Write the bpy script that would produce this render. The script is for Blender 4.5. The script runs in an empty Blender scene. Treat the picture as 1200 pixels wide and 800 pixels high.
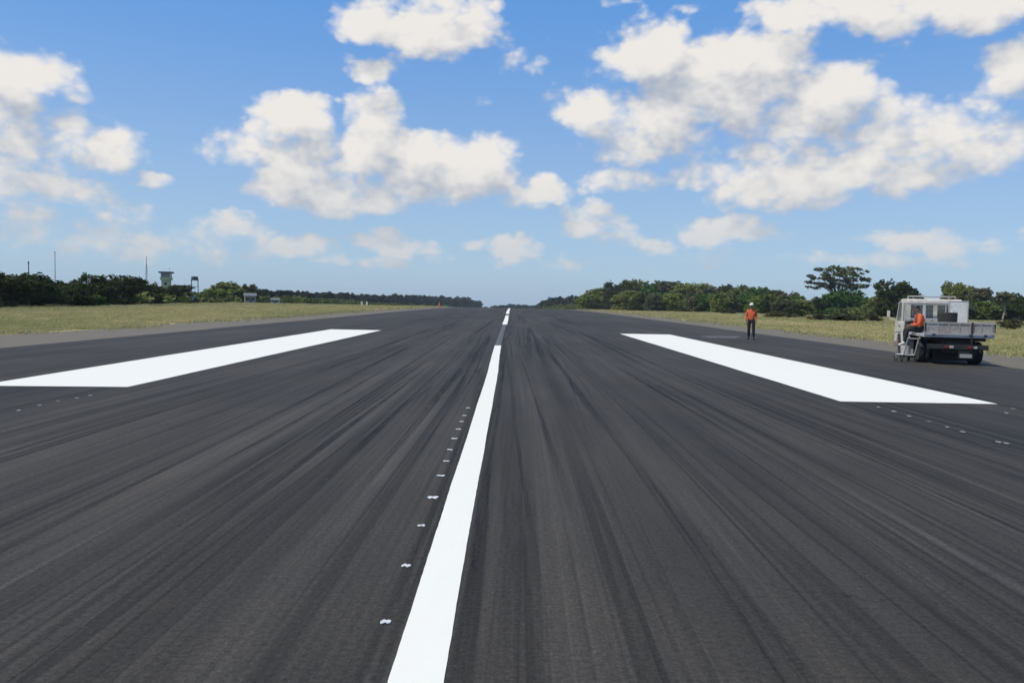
import bpy, bmesh, math, random
import numpy as np
from mathutils import Vector, Matrix, Euler, noise as mnoise

random.seed(7)
rng = np.random.default_rng(7)
SC = bpy.context.scene
COL = SC.collection
R = math.radians

# ------------------------------------------------------------------ camera
F_PX, CX, CY = 933.0, 600.0, 400.0           # a 28 mm lens on a 1200 x 800 frame
EYE = 1.6
cam_d = bpy.data.cameras.new('camera')
cam = bpy.data.objects.new('camera', cam_d)
COL.objects.link(cam)
cam_d.sensor_width = 36.0
cam_d.lens = 28.0
cam_d.clip_start = 0.05
cam_d.clip_end = 20000
ROLL = R(1.2)
CAM_M = (Matrix.Rotation(R(0.065), 4, 'Z') @ Matrix.Rotation(R(90 - 2.91), 4, 'X') @ Matrix.Rotation(ROLL, 4, 'Z'))
cam.matrix_world = Matrix.Translation((0, 0, EYE)) @ CAM_M
SC.camera = cam


def ray(px, py):
    d = Vector(((px - CX) / F_PX, -(py - CY) / F_PX, -1.0))
    d = CAM_M.to_3x3() @ d
    return d


def on_plane(px, py, z=0.0):
    """The point of the level ground seen at a photo position."""
    d = ray(px, py)
    t = (z - EYE) / d.z
    return Vector((d.x * t, d.y * t, z))


def at_depth(px, py, depth):
    d = ray(px, py)
    t = depth / d.y
    return Vector((d.x * t, depth, EYE + d.z * t))


K = 2.9e-5


def zf(y):
    """Long profile of the field: level, then falling away beyond a crest."""
    if y <= 100:
        return 0.0
    if y <= 400:
        return -K * (y - 100) ** 2
    return -K * 90000 - 2 * K * 300 * (y - 400)


# ------------------------------------------------------------------ node helpers
class NT:
    def __init__(self, nt):
        self.nt = nt

    def n(self, t, **kw):
        nd = self.nt.nodes.new(t)
        for k, v in kw.items():
            setattr(nd, k, v)
        return nd

    def link(self, a, b):
        self.nt.links.new(a, b)

    def put(self, sock, v):
        if isinstance(v, bpy.types.NodeSocket):
            self.nt.links.new(v, sock)
        elif v is not None:
            sock.default_value = v

    def math(self, op, a, b=None, c=None, clamp=False):
        nd = self.n('ShaderNodeMath', operation=op, use_clamp=clamp)
        self.put(nd.inputs[0], a)
        if b is not None:
            self.put(nd.inputs[1], b)
        if c is not None:
            self.put(nd.inputs[2], c)
        return nd.outputs[0]

    def vmath(self, op, a, b=None, c=None):
        nd = self.n('ShaderNodeVectorMath', operation=op)
        self.put(nd.inputs[0], a)
        if b is not None:
            self.put(nd.inputs[1], b)
        if c is not None:
            self.put(nd.inputs[2], c)
        return nd.outputs['Value'] if op in ('DOT_PRODUCT', 'LENGTH') else nd.outputs['Vector']

    def noise(self, vec, scale, detail=4.0, rough=0.55, lac=2.0, dist=0.0):
        nd = self.n('ShaderNodeTexNoise')
        self.put(nd.inputs['Vector'], vec)
        nd.inputs['Scale'].default_value = scale
        nd.inputs['Detail'].default_value = detail
        nd.inputs['Roughness'].default_value = rough
        nd.inputs['Lacunarity'].default_value = lac
        nd.inputs['Distortion'].default_value = dist
        return nd

    def rng(self, v, a, b, c, d, smooth=False):
        nd = self.n('ShaderNodeMapRange')
        if smooth:
            nd.interpolation_type = 'SMOOTHSTEP'
        self.put(nd.inputs[0], v)
        for i, x in enumerate((a, b, c, d)):
            self.put(nd.inputs[i + 1], x)
        return nd.outputs[0]

    def mix(self, f, a, b, mode='MIX'):
        nd = self.n('ShaderNodeMix', data_type='RGBA', blend_type=mode)
        self.put(nd.inputs['Factor'], f)
        for s, v in ((nd.inputs[6], a), (nd.inputs[7], b)):
            if isinstance(v, (tuple, list)) and len(v) == 3:
                v = (*v, 1.0)
            self.put(s, v)
        return nd.outputs[2]

    def scale_vec(self, vec, s, loc=(0, 0, 0)):
        nd = self.n('ShaderNodeMapping')
        self.put(nd.inputs[0], vec)
        nd.inputs['Scale'].default_value = s
        nd.inputs['Location'].default_value = loc
        return nd.outputs[0]


def new_mat(name):
    m = bpy.data.materials.new(name)
    m.use_nodes = True
    t = NT(m.node_tree)
    b = m.node_tree.nodes['Principled BSDF']
    return m, t, b


def paint(name, col, rough=0.5, metal=0.0, var=0.12, scale=6.0, dirt=None, dirt_amt=0.5, bump=0.0, spec=0.5):
    m, t, b = new_mat(name)
    tc = t.n('ShaderNodeTexCoord').outputs['Object']
    nz = t.noise(tc, scale, 6, 0.6)
    c = t.mix(nz.outputs[0], tuple(x * (1 - var) for x in col), tuple(min(1, x * (1 + var)) for x in col))
    if dirt:
        n2 = t.noise(tc, scale * 0.45, 8, 0.7)
        f = t.rng(n2.outputs[0], 0.47, 0.68, 0.0, dirt_amt)
        c = t.mix(f, c, dirt)
    t.link(c, b.inputs['Base Color'])
    b.inputs['Roughness'].default_value = rough
    b.inputs['Metallic'].default_value = metal
    b.inputs['Specular IOR Level'].default_value = spec
    if bump:
        bn = t.n('ShaderNodeBump')
        bn.inputs['Strength'].default_value = bump
        bn.inputs['Distance'].default_value = 0.02
        t.link(nz.outputs[0], bn.inputs['Height'])
        t.link(bn.outputs[0], b.inputs['Normal'])
    return m


# ------------------------------------------------------------------ world: sky and clouds
SUN_EL, SUN_AZ = 57.0, 250.0      # azimuth clockwise from +Y: high on the left
sun_dir = Vector((math.sin(R(SUN_AZ)) * math.cos(R(SUN_EL)), math.cos(R(SUN_AZ)) * math.cos(R(SUN_EL)), math.sin(R(SUN_EL))))

CLOUDS = [  # photo centre x, y, half width, half height, weight
    (440, 28, 48, 26, 1), (500, 42, 58, 28, 1), (548, 18, 46, 28, 1), (515, 5, 60, 18, 0.8), (612, 55, 38, 24, 0.62), (430, 78, 32, 14, 0.85),
    (340, 146, 46, 34, 1.1), (300, 178, 58, 24, 0.9), (350, 192, 60, 30, 1), (447, 142, 42, 34, 1.15), (470, 180, 74, 36, 1.1),
    (375, 226, 78, 26, 0.95), (440, 228, 60, 18, 0.8), (562, 190, 46, 32, 1.05), (520, 212, 62, 26, 0.9), (625, 228, 44, 19, 0.85), (265, 172, 36, 12, 0.6),
    (758, 66, 54, 42, 1.15), (700, 125, 58, 28, 1), (765, 150, 92, 34, 1), (850, 92, 84, 48, 1.15), (918, 68, 44, 34, 1.1), (965, 116, 70, 38, 1),
    (885, 140, 110, 34, 0.85), (1050, 142, 74, 28, 0.85), (1112, 165, 66, 34, 0.9), (1150, 192, 42, 22, 0.7), (920, 214, 84, 28, 1), (1000, 206, 84, 30, 0.95),
    (1070, 190, 74, 30, 0.75), (830, 204, 56, 22, 0.75), (728, 211, 56, 17, 0.7), (692, 172, 34, 22, 0.45), (900, 172, 140, 26, 0.66), (1050, 172, 100, 30, 0.66),
    (960, 6, 84, 24, 1), (1060, 8, 110, 28, 1), (1165, 4, 84, 26, 1), (830, 2, 40, 8, 0.4), (720, 1, 22, 7, 0.4), (1185, 84, 36, 32, 0.9),
    (28, 86, 56, 26, 0.95), (78, 104, 40, 14, 0.7), (8, 152, 28, 42, 0.8), (0, 112, 30, 18, 0.7), (102, 168, 54, 30, 0.85), (45, 216, 72, 24, 0.8),
    (95, 236, 70, 18, 0.65), (132, 242, 28, 13, 0.6), (286, 267, 42, 13, 0.85), (342, 288, 42, 12, 0.85), (445, 278, 36, 16, 0.95), (476, 290, 40, 12, 0.85),
    (560, 289, 24, 11, 0.8), (608, 291, 36, 15, 0.9), (692, 262, 42, 18, 0.8), (722, 276, 36, 11, 0.6), (775, 287, 26, 10, 0.8), (862, 274, 68, 17, 0.95),
    (850, 292, 90, 10, 0.4), (1050, 280, 44, 15, 0.9), (1112, 286, 54, 15, 0.85), (1128, 302, 38, 10, 0.75), (1190, 265, 26, 7, 0.45), (185, 213, 20, 9, 0.75),
    (204, 245, 14, 7, 0.42), (255, 282, 50, 9, 0.42), (120, 284, 190, 20, 0.62), (640, 308, 140, 9, 0.50), (40, 260, 110, 20, 0.62), (980, 305, 200, 9, 0.52), (420, 306, 130, 8, 0.48), (250, 262, 26, 8, 0.6), (570, 120, 14, 18, 0.30), (652, 95, 16, 9, 0.36),
]


def build_world():
    w = bpy.data.worlds.new('World')
    SC.world = w
    w.use_nodes = True
    nt = w.node_tree
    nt.nodes.clear()
    # cloud density as a function of (azimuth, tangent of elevation)
    g = bpy.data.node_groups.new('cloud_density', 'ShaderNodeTree')
    g.interface.new_socket('P', in_out='INPUT', socket_type='NodeSocketVector')
    g.interface.new_socket('Q', in_out='INPUT', socket_type='NodeSocketVector')
    g.interface.new_socket('Density', in_out='OUTPUT', socket_type='NodeSocketFloat')
    t = NT(g)
    gi = t.n('NodeGroupInput')
    go = t.n('NodeGroupOutput')
    P, Q = gi.outputs[0], gi.outputs[1]
    # warp
    wn = t.noise(Q, 9.0, 3, 0.55)
    wn.noise_dimensions = '2D'
    wv = t.vmath('SUBTRACT', wn.outputs['Color'], (0.5, 0.5, 0.5))
    wv = t.vmath('MULTIPLY', wv, (0.05, 0.034, 0.0))
    wn2 = t.noise(Q, 34.0, 3, 0.6)
    wn2.noise_dimensions = '2D'
    wv2 = t.vmath('MULTIPLY', t.vmath('SUBTRACT', wn2.outputs['Color'], (0.5, 0.5, 0.5)), (0.018, 0.014, 0.0))
    Pw = t.vmath('ADD', t.vmath('ADD', P, wv), wv2)
    acc = None
    for (x, y, rx, ry, wgt) in CLOUDS:
        d = ray(x, y)
        az, te = math.atan2(d.x, d.y), d.z / math.hypot(d.x, d.y)
        sx, sy = F_PX / (rx * 1.12), F_PX / (ry * 1.12)
        q = t.vmath('MULTIPLY_ADD', Pw, (sx, sy, 0), (-az * sx, -te * sy, 0))
        dd = t.vmath('DOT_PRODUCT', q, q)
        v = t.math('MULTIPLY_ADD', dd, -0.62 * wgt, wgt)
        acc = v if acc is None else t.math('SMOOTH_MAX', acc, v, 0.25)
    # loose cloud fields outside the part of the sky the photograph shows
    sep = t.n('ShaderNodeSeparateXYZ')
    t.link(P, sep.inputs[0])
    out_az = t.rng(t.math('ABSOLUTE', sep.outputs[0]), 0.62, 0.85, 0, 1)
    out_el = t.rng(sep.outputs[1], 0.42, 0.62, 0, 1)
    outside = t.math('MAXIMUM', out_az, out_el)
    low = t.noise(Q, 2.6, 3, 0.5)
    fld = t.math('MULTIPLY_ADD', low.outputs[0], 6.0, -3.45)
    fld = t.math('MINIMUM', fld, 1.0)
    fld = t.math('ADD', fld, t.math('MULTIPLY_ADD', outside, 4.0, -4.0))
    acc = t.math('MAXIMUM', acc, fld)
    acc = t.math('MAXIMUM', acc, -1.2)
    # billows
    acc = t.math('MULTIPLY', acc, t.math('ADD', 1.25, t.math('MULTIPLY', t.math('SIGN', acc), 0.55)))
    acc = t.math('MINIMUM', acc, 2.2)
    f1 = t.noise(Q, 13.0, 8, 0.60)
    f1.noise_dimensions = '2D'
    wv3 = t.vmath('MULTIPLY', t.vmath('SUBTRACT', f1.outputs['Color'], (0.5, 0.5, 0.5)), (0.030, 0.030, 0.0))
    Qb = t.vmath('ADD', Q, wv3)
    bl = None
    for sc_, am in ((17.0, 0.62), (38.0, 0.36), (85.0, 0.20)):
        vo = t.n('ShaderNodeTexVoronoi', feature='SMOOTH_F1', voronoi_dimensions='2D')
        t.link(Qb, vo.inputs['Vector'])
        vo.inputs['Scale'].default_value = sc_
        vo.inputs['Smoothness'].default_value = 0.35
        v = t.math('MULTIPLY', vo.outputs['Distance'], -am * 1.6)
        bl = v if bl is None else t.math('ADD', bl, v)
    a = t.math('MULTIPLY_ADD', f1.outputs[0], 1.3, -0.65)
    b = t.math('ADD', bl, 0.21)
    dens = t.math('ADD', acc, t.math('ADD', a, b))
    t.link(dens, go.inputs[0])

    t = NT(nt)
    tc = t.n('ShaderNodeTexCoord').outputs['Generated']
    dirn = t.vmath('NORMALIZE', tc)
    sp = t.n('ShaderNodeSeparateXYZ')
    t.link(dirn, sp.inputs[0])
    az = t.math('ARCTAN2', sp.outputs[0], sp.outputs[1])
    hor = t.math('SQRT', t.math('ADD', t.math('MULTIPLY', sp.outputs[0], sp.outputs[0]), t.math('MULTIPLY', sp.outputs[1], sp.outputs[1])))
    te = t.math('DIVIDE', sp.outputs[2], t.math('MAXIMUM', hor, 0.05))
    cp = t.n('ShaderNodeCombineXYZ')
    t.link(az, cp.inputs[0])
    t.link(te, cp.inputs[1])
    P = cp.outputs[0]

    def dens(off):
        p = t.vmath('ADD', P, (*off, 0))
        q = t.vmath('MULTIPLY', p, (1.0, 1.35, 1.0))
        q = t.vmath('ADD', q, (3.7, 1.3, 0.4))
        gn = t.n('ShaderNodeGroup')
        gn.node_tree = g
        t.link(p, gn.inputs[0])
        t.link(q, gn.inputs[1])
        return gn.outputs[0]

    d0 = dens((0, 0))
    d1 = dens((-0.016, 0.040))
    te_c = t.math('MAXIMUM', te, 0.0)
    alpha = t.rng(d0, -0.05, 0.98, 0.0, 1.0, smooth=True)
    alpha = t.math('MULTIPLY', alpha, 0.97)
    # low clouds melt into the haze
    alpha = t.math('MULTIPLY', alpha, t.rng(te_c, 0.0, 0.13, 0.70, 1.0))
    dd = t.math('SUBTRACT', d0, d1)
    lit = t.rng(dd, -1.35, 1.05, 0.0, 1.0, smooth=True)
    edge = t.rng(d0, 0.1, 0.9, 0.20, 0.0)
    lit = t.math('ADD', lit, edge, clamp=True)
    ccol = t.mix(lit, (4.1, 4.55, 5.4), (8.8, 8.45, 8.0))
    ccol = t.mix(t.rng(te_c, 0.03, 0.17, 0.55, 0.0), ccol, (5.0, 5.2, 5.6))

    sky = t.n('ShaderNodeTexSky')
    sky.sky_type = 'NISHITA'
    sky.sun_disc = False
    sky.sun_elevation = R(SUN_EL)
    sky.sun_rotation = R(SUN_AZ)
    sky.altitude = 0
    sky.air_density = 1.0
    sky.dust_density = 0.6
    sky.ozone_density = 2.0
    scol = t.mix(1.0, sky.outputs[0], (0.92, 1.26, 1.56), 'MULTIPLY')
    # clear tropical blue, paling into moist air near the horizon
    up = t.mix(t.rng(te_c, 0.0, 0.40, 0.0, 1.0, True), (4.0, 5.3, 7.0), (1.22, 3.35, 7.6))
    scol = t.mix(0.72, scol, up)
    c = t.mix(alpha, scol, ccol)
    bg = t.n('ShaderNodeBackground')
    bg.inputs['Strength'].default_value = 0.1
    t.link(c, bg.inputs['Color'])
    out = t.n('ShaderNodeOutputWorld')
    t.link(bg.outputs[0], out.inputs['Surface'])
    w.cycles.sampling_method = 'MANUAL'
    w.cycles.sample_map_resolution = 512


build_world()
sun_l = bpy.data.lights.new('sun', 'SUN')
sun_l.energy = 3.6
sun_l.angle = R(0.53)
sun_l.color = (1.0, 0.92, 0.77)
sun = bpy.data.objects.new('sun', sun_l)
COL.objects.link(sun)
sun.rotation_euler = sun_dir.to_track_quat('Z', 'Y').to_euler()
sun.location = (-30, -30, 60)
SC.view_settings.view_transform = 'Standard'
SC.view_settings.look = 'None'
SC.view_settings.exposure = 0.0
SC.view_settings.gamma = 1.0

# ------------------------------------------------------------------ mesh helpers


def link_mesh(name, me, mat=None, parent=None):
    o = bpy.data.objects.new(name, me)
    COL.objects.link(o)
    if mat is not None:
        for m in (mat if isinstance(mat, (list, tuple)) else [mat]):
            me.materials.append(m)
    if parent is not None:
        o.parent = parent
    return o


def obj(name, bm, mat=None, parent=None, smooth=False):
    me = bpy.data.meshes.new(name)
    bmesh.ops.recalc_face_normals(bm, faces=bm.faces)
    bm.to_mesh(me)
    bm.free()
    if smooth:
        me.polygons.foreach_set('use_smooth', [True] * len(me.polygons))
    return link_mesh(name, me, mat, parent)


def tag(o, label=None, cat=None, group=None, kind=None):
    for k, v in (('label', label), ('category', cat), ('group', group), ('kind', kind)):
        if v:
            o[k] = v
    return o


def empty(name, loc=(0, 0, 0), rotz=0.0):
    o = bpy.data.objects.new(name, None)
    COL.objects.link(o)
    o.location = loc
    o.rotation_euler = (0, 0, rotz)
    o.empty_display_size = 0.3
    return o


def box(bm, x0, x1, y0, y1, z0, z1, bev=0.0, seg=2):
    vs = [bm.verts.new(c) for c in ((x0, y0, z0), (x1, y0, z0), (x1, y1, z0), (x0, y1, z0), (x0, y0, z1), (x1, y0, z1), (x1, y1, z1), (x0, y1, z1))]
    fs = [bm.faces.new([vs[i] for i in q]) for q in ((0, 3, 2, 1), (4, 5, 6, 7), (0, 1, 5, 4), (1, 2, 6, 5), (2, 3, 7, 6), (3, 0, 4, 7))]
    if bev:
        es = list({e for f in fs for e in f.edges})
        bmesh.ops.bevel(bm, geom=es, offset=bev, segments=seg, affect='EDGES', profile=0.6)


def tube(bm, pts, rad, seg=8, cap=True):
    """Tapered tube along points; rad is one radius or one per point."""
    pts = [Vector(p) for p in pts]
    if not isinstance(rad, (list, tuple)):
        rad = [rad] * len(pts)
    rings = []
    up = Vector((0.13, 0.31, 0.94))
    for i, p in enumerate(pts):
        a = pts[max(0, i - 1)]
        b = pts[min(len(pts) - 1, i + 1)]
        d = (b - a).normalized()
        u = d.cross(up)
        if u.length < 1e-3:
            u = d.cross(Vector((1, 0, 0)))
        u.normalize()
        v = d.cross(u)
        rings.append([bm.verts.new(p + (u * math.cos(2 * math.pi * k / seg) + v * math.sin(2 * math.pi * k / seg)) * rad[i]) for k in range(seg)])
    for a, b in zip(rings, rings[1:]):
        for k in range(seg):
            bm.faces.new((a[k], a[(k + 1) % seg], b[(k + 1) % seg], b[k]))
    if cap:
        bm.faces.new(rings[0][::-1])
        bm.faces.new(rings[-1])


def lathe_x(bm, prof, seg=28, cx=0, cy=0, cz=0):
    """Revolve (x, r) profile about the X axis."""
    rings = []
    for (x, r) in prof:
        rings.append([bm.verts.new((cx + x, cy + r * math.cos(2 * math.pi * k / seg), cz + r * math.sin(2 * math.pi * k / seg))) for k in range(seg)])
    for a, b in zip(rings, rings[1:]):
        for k in range(seg):
            bm.faces.new((a[k], a[(k + 1) % seg], b[(k + 1) % seg], b[k]))
    bm.faces.new(rings[0][::-1])
    bm.faces.new(rings[-1])


def prism(bm, poly, axis, a0, a1, bev=0.0):
    """Extrude a 2-D polygon. axis 'x': poly is (y, z)."""
    def pt(p, a):
        return (a, p[0], p[1]) if axis == 'x' else ((p[0], a, p[1]) if axis == 'y' else (p[0], p[1], a))
    v0 = [bm.verts.new(pt(p, a0)) for p in poly]
    v1 = [bm.verts.new(pt(p, a1)) for p in poly]
    n = len(poly)
    fs = [bm.faces.new(v0), bm.faces.new(v1[::-1])]
    for i in range(n):
        fs.append(bm.faces.new((v0[i], v1[i], v1[(i + 1) % n], v0[(i + 1) % n])))
    if bev:
        bmesh.ops.recalc_face_normals(bm, faces=fs)
        bmesh.ops.bevel(bm, geom=list({e for f in fs for e in f.edges}), offset=bev, segments=2, affect='EDGES', profile=0.6)


def sheet_np(name, xs, ys, zfun, mat, jitter=None):
    """A grid sheet from x and y coordinate lists (xs may be a function of y)."""
    co = []
    nx = len(xs)
    for y in ys:
        for i, x in enumerate(xs):
            xx = x + (jitter(i, y) if jitter else 0.0)
            co.append((xx, y, zfun(xx, y)))
    fa = []
    for j in range(len(ys) - 1):
        for i in range(nx - 1):
            a = j * nx + i
            fa.append((a, a + 1, a + nx + 1, a + nx))
    me = bpy.data.meshes.new(name)
    me.from_pydata(co, [], fa)
    me.update()
    return link_mesh(name, me, mat)


# ------------------------------------------------------------------ ground materials
def m_asphalt():
    m, t, b = new_mat('runway_asphalt')
    pos = t.n('ShaderNodeNewGeometry').outputs['Position']
    sp = t.n('ShaderNodeSeparateXYZ')
    t.link(pos, sp.inputs[0])
    # wander of the tyre tracks sideways
    wob = t.noise(t.scale_vec(pos, (0.05, 0.022, 1)), 1.0, 1, 0.5)
    wob = t.math('MULTIPLY_ADD', wob.outputs[0], 1.2, -0.6)
    cb = t.n('ShaderNodeCombineXYZ')
    t.link(t.math('ADD', sp.outputs[0], wob), cb.inputs[0])
    t.link(sp.outputs[1], cb.inputs[1])
    p = cb.outputs[0]
    wide = t.noise(t.scale_vec(p, (0.42, 0.010, 1)), 1.0, 3, 0.55).outputs[0]
    mid = t.noise(t.scale_vec(p, (2.6, 0.020, 1), (5, 0, 0)), 1.0, 4, 0.62).outputs[0]
    fine = t.noise(t.scale_vec(p, (8.0, 0.10, 1), (2, 0, 0)), 1.0, 6, 0.72).outputs[0]
    thin = t.noise(t.scale_vec(p, (6.0, 0.026, 1), (9, 3, 0)), 1.0, 2, 0.5).outputs[0]
    blot = t.noise(pos, 0.35, 6, 0.65).outputs[0]
    grain = t.noise(pos, 90.0, 3, 0.75).outputs[0]
    grain2 = t.noise(pos, 30.0, 4, 0.8).outputs[0]
    v = t.math('MULTIPLY_ADD', wide, 0.55, 0.62)
    v = t.math('MULTIPLY', v, t.math('MULTIPLY_ADD', mid, 0.70, 0.65))
    v = t.math('MULTIPLY', v, t.math('MULTIPLY_ADD', fine, 1.0, 0.50))
    v = t.math('MULTIPLY', v, t.math('MULTIPLY_ADD', blot, 0.40, 0.80))
    v = t.math('MULTIPLY', v, t.math('MULTIPLY_ADD', grain, 1.1, 0.45))
    v = t.math('MULTIPLY', v, t.math('MULTIPLY_ADD', grain2, 2.0, 0.0))
    # rubber laid down by wheels
    keep = t.noise(t.scale_vec(p, (0.5, 0.045, 1), (1, 7, 0)), 1.0, 2, 0.5).outputs[0]
    keep = t.rng(keep, 0.40, 0.60, 0.15, 1.0)
    lane = t.rng(t.math('ABSOLUTE', sp.outputs[0]), 7.5, 12.5, 1.0, 0.35)
    s1 = t.math('MULTIPLY', t.rng(mid, 0.34, 0.48, 1.0, 0.0, True), t.math('MULTIPLY', keep, lane))
    s2 = t.math('MULTIPLY', t.rng(thin, 0.36, 0.44, 1.0, 0.0, True), t.math('MULTIPLY', keep, lane))
    v = t.math('MULTIPLY', v, t.math('MULTIPLY_ADD', s1, -0.22, 1.0))
    v = t.math('MULTIPLY', v, t.math('MULTIPLY_ADD', s2, -0.25, 1.0))
    thin2 = t.noise(t.scale_vec(p, (13.0, 0.045, 1), (4, 2, 0)), 1.0, 2, 0.6).outputs[0]
    keep2 = t.rng(t.noise(t.scale_vec(p, (0.7, 0.05, 1), (6, 1, 0)), 1.0, 2, 0.5).outputs[0], 0.42, 0.60, 0.0, 1.0)
    s3 = t.math('MULTIPLY', t.rng(thin2, 0.38, 0.45, 1.0, 0.0, True), keep2)
    v = t.math('MULTIPLY', v, t.math('MULTIPLY_ADD', s3, -0.36, 1.0))
    s4 = t.math('MULTIPLY', t.rng(thin2, 0.56, 0.64, 0.0, 1.0, True), keep)
    v = t.math('MULTIPLY', v, t.math('MULTIPLY_ADD', s4, 0.30, 1.0))
    # single tyre lines: thin, long, a little curved
    for (sx_, sy_, off, wdt, amt) in ((0.9, 0.012, 11, 0.010, 0.52), (1.7, 0.016, 23, 0.013, 0.42), (3.4, 0.022, 37, 0.020, 0.34)):
        ln_ = t.noise(t.scale_vec(p, (sx_, sy_, 1), (off, off * 0.3, 0)), 1.0, 2, 0.5).outputs[0]
        ab = t.math('ABSOLUTE', t.math('SUBTRACT', ln_, 0.5))
        kp = t.rng(t.noise(t.scale_vec(p, (0.5, 0.05, 1), (off + 3, 2, 0)), 1.0, 2, 0.5).outputs[0], 0.40, 0.58, 0.0, 1.0)
        kp = t.math('MULTIPLY', kp, t.rng(fine, 0.30, 0.55, 0.35, 1.0))
        kp = t.math('MULTIPLY', kp, lane)
        lm = t.math('MULTIPLY', t.rng(ab, wdt * 0.25, wdt, 1.0, 0.0, True), kp)
        v = t.math('MULTIPLY', v, t.math('MULTIPLY_ADD', lm, -amt, 1.0))
    # paler worn areas between the lanes
    wrn = t.noise(t.scale_vec(pos, (0.30, 0.06, 1), (2, 8, 0)), 1.0, 5, 0.65).outputs[0]
    v = t.math('MULTIPLY', v, t.rng(wrn, 0.35, 0.70, 0.86, 1.40))
    # small dark patches and hairline cracks
    ck = t.n('ShaderNodeTexVoronoi', feature='DISTANCE_TO_EDGE', voronoi_dimensions='2D')
    t.link(t.vmath('ADD', pos, t.vmath('MULTIPLY', t.noise(pos, 1.1, 5, 0.7).outputs['Color'], (0.9, 0.9, 0))), ck.inputs['Vector'])
    ck.inputs['Scale'].default_value = 0.33
    ckm = t.math('MULTIPLY', t.rng(ck.outputs['Distance'], 0.001, 0.004, 1.0, 0.0), t.rng(t.noise(pos, 0.23, 2, 0.5).outputs[0], 0.50, 0.60, 0.0, 1.0))
    v = t.math('MULTIPLY', v, t.math('MULTIPLY_ADD', ckm, -0.45, 1.0))
    # lighter chips in the aggregate
    chip = t.noise(pos, 55.0, 2, 0.6).outputs[0]
    v = t.math('MULTIPLY', v, t.math('MULTIPLY_ADD', t.rng(chip, 0.62, 0.74, 0, 1), 0.9, 1.0))
    # pale scuffs
    sc = t.noise(t.scale_vec(p, (4.2, 0.10, 1), (3, 1, 0)), 1.0, 5, 0.7).outputs[0]
    v = t.math('MULTIPLY', v, t.math('MULTIPLY_ADD', t.rng(sc, 0.60, 0.74, 0, 1), 0.35, 1.0))
    base = t.mix(t.rng(blot, 0.4, 0.72, 0, 1), (0.0545, 0.0483, 0.0402), (0.0595, 0.0500, 0.0388))
    vc = t.n('ShaderNodeCombineXYZ')
    for i in range(3):
        t.link(v, vc.inputs[i])
    c = t.vmath('MULTIPLY', base, vc.outputs[0])
    # the odd brown drip
    stn = t.noise(pos, 0.9, 3, 0.6).outputs[0]
    c2 = t.mix(t.rng(stn, 0.66, 0.78, 0, 0.6), c, (0.080, 0.058, 0.032))
    t.link(c2, b.inputs['Base Color'])
    b.inputs['Roughness'].default_value = 0.78
    b.inputs['Specular IOR Level'].default_value = 0.16
    bn = t.n('ShaderNodeBump')
    bn.inputs['Strength'].default_value = 0.55
    bn.inputs['Distance'].default_value = 0.006
    t.link(t.math('ADD', grain, t.math('MULTIPLY', grain2, 0.6)), bn.inputs['Height'])
    t.link(bn.outputs[0], b.inputs['Normal'])
    return m


def m_marking(name, col=(0.80, 0.80, 0.78), wear=0.25, under=(0.06, 0.06, 0.06), lo=0.62):
    m, t, b = new_mat(name)
    pos = t.n('ShaderNodeNewGeometry').outputs['Position']
    n1 = t.noise(t.scale_vec(pos, (2.0, 0.4, 1)), 3.0, 8, 0.7).outputs[0]
    n2 = t.noise(pos, 60.0, 4, 0.7).outputs[0]
    f = t.math('MULTIPLY', t.rng(t.math('MULTIPLY_ADD', n2, 0.4, t.math('MULTIPLY', n1, 0.6)), lo, lo + 0.12, 0, 1), wear)
    c = t.mix(n1, tuple(x * 0.93 for x in col), tuple(min(0.86, x * 1.05) for x in col))
    c = t.mix(f, c, under)
    t.link(c, b.inputs['Base Color'])
    b.inputs['Roughness'].default_value = 0.7
    b.inputs['Specular IOR Level'].default_value = 0.3
    return m


def m_shoulder():
    m, t, b = new_mat('shoulder_gravel')
    pos = t.n('ShaderNodeNewGeometry').outputs['Position']
    a = t.noise(t.scale_vec(pos, (0.8, 0.12, 1)), 1.0, 6, 0.65).outputs[0]
    g = t.noise(pos, 16.0, 5, 0.75).outputs[0]
    c = t.mix(a, (0.080, 0.068, 0.050), (0.145, 0.119, 0.085))
    c = t.mix(t.rng(g, 0.35, 0.7, 0, 1), c, (0.22, 0.18, 0.125))
    n3 = t.noise(pos, 0.7, 5, 0.7).outputs[0]
    c = t.mix(t.rng(n3, 0.60, 0.70, 0, 0.6), c, (0.10, 0.105, 0.045))
    t.link(c, b.inputs['Base Color'])
    b.inputs['Roughness'].default_value = 0.95
    bn = t.n('ShaderNodeBump')
    bn.inputs['Strength'].default_value = 0.7
    bn.inputs['Distance'].default_value = 0.02
    t.link(g, bn.inputs['Height'])
    t.link(bn.outputs[0], b.inputs['Normal'])
    return m


def grass_colour(t, pos):
    a = t.noise(t.scale_vec(pos, (0.09, 0.045, 0.09)), 1.0, 4, 0.6).outputs[0]
    c = t.noise(pos, 0.55, 5, 0.7).outputs[0]
    f = t.math('MULTIPLY_ADD', c, 0.6, t.math('MULTIPLY', a, 0.55))
    col = t.mix(t.rng(f, 0.42, 0.66, 0, 1, True), (0.60, 0.49, 0.25), (0.37, 0.345, 0.135))
    return t.mix(t.rng(c, 0.56, 0.72, 0, 0.7), col, (0.64, 0.54, 0.31))


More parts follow.
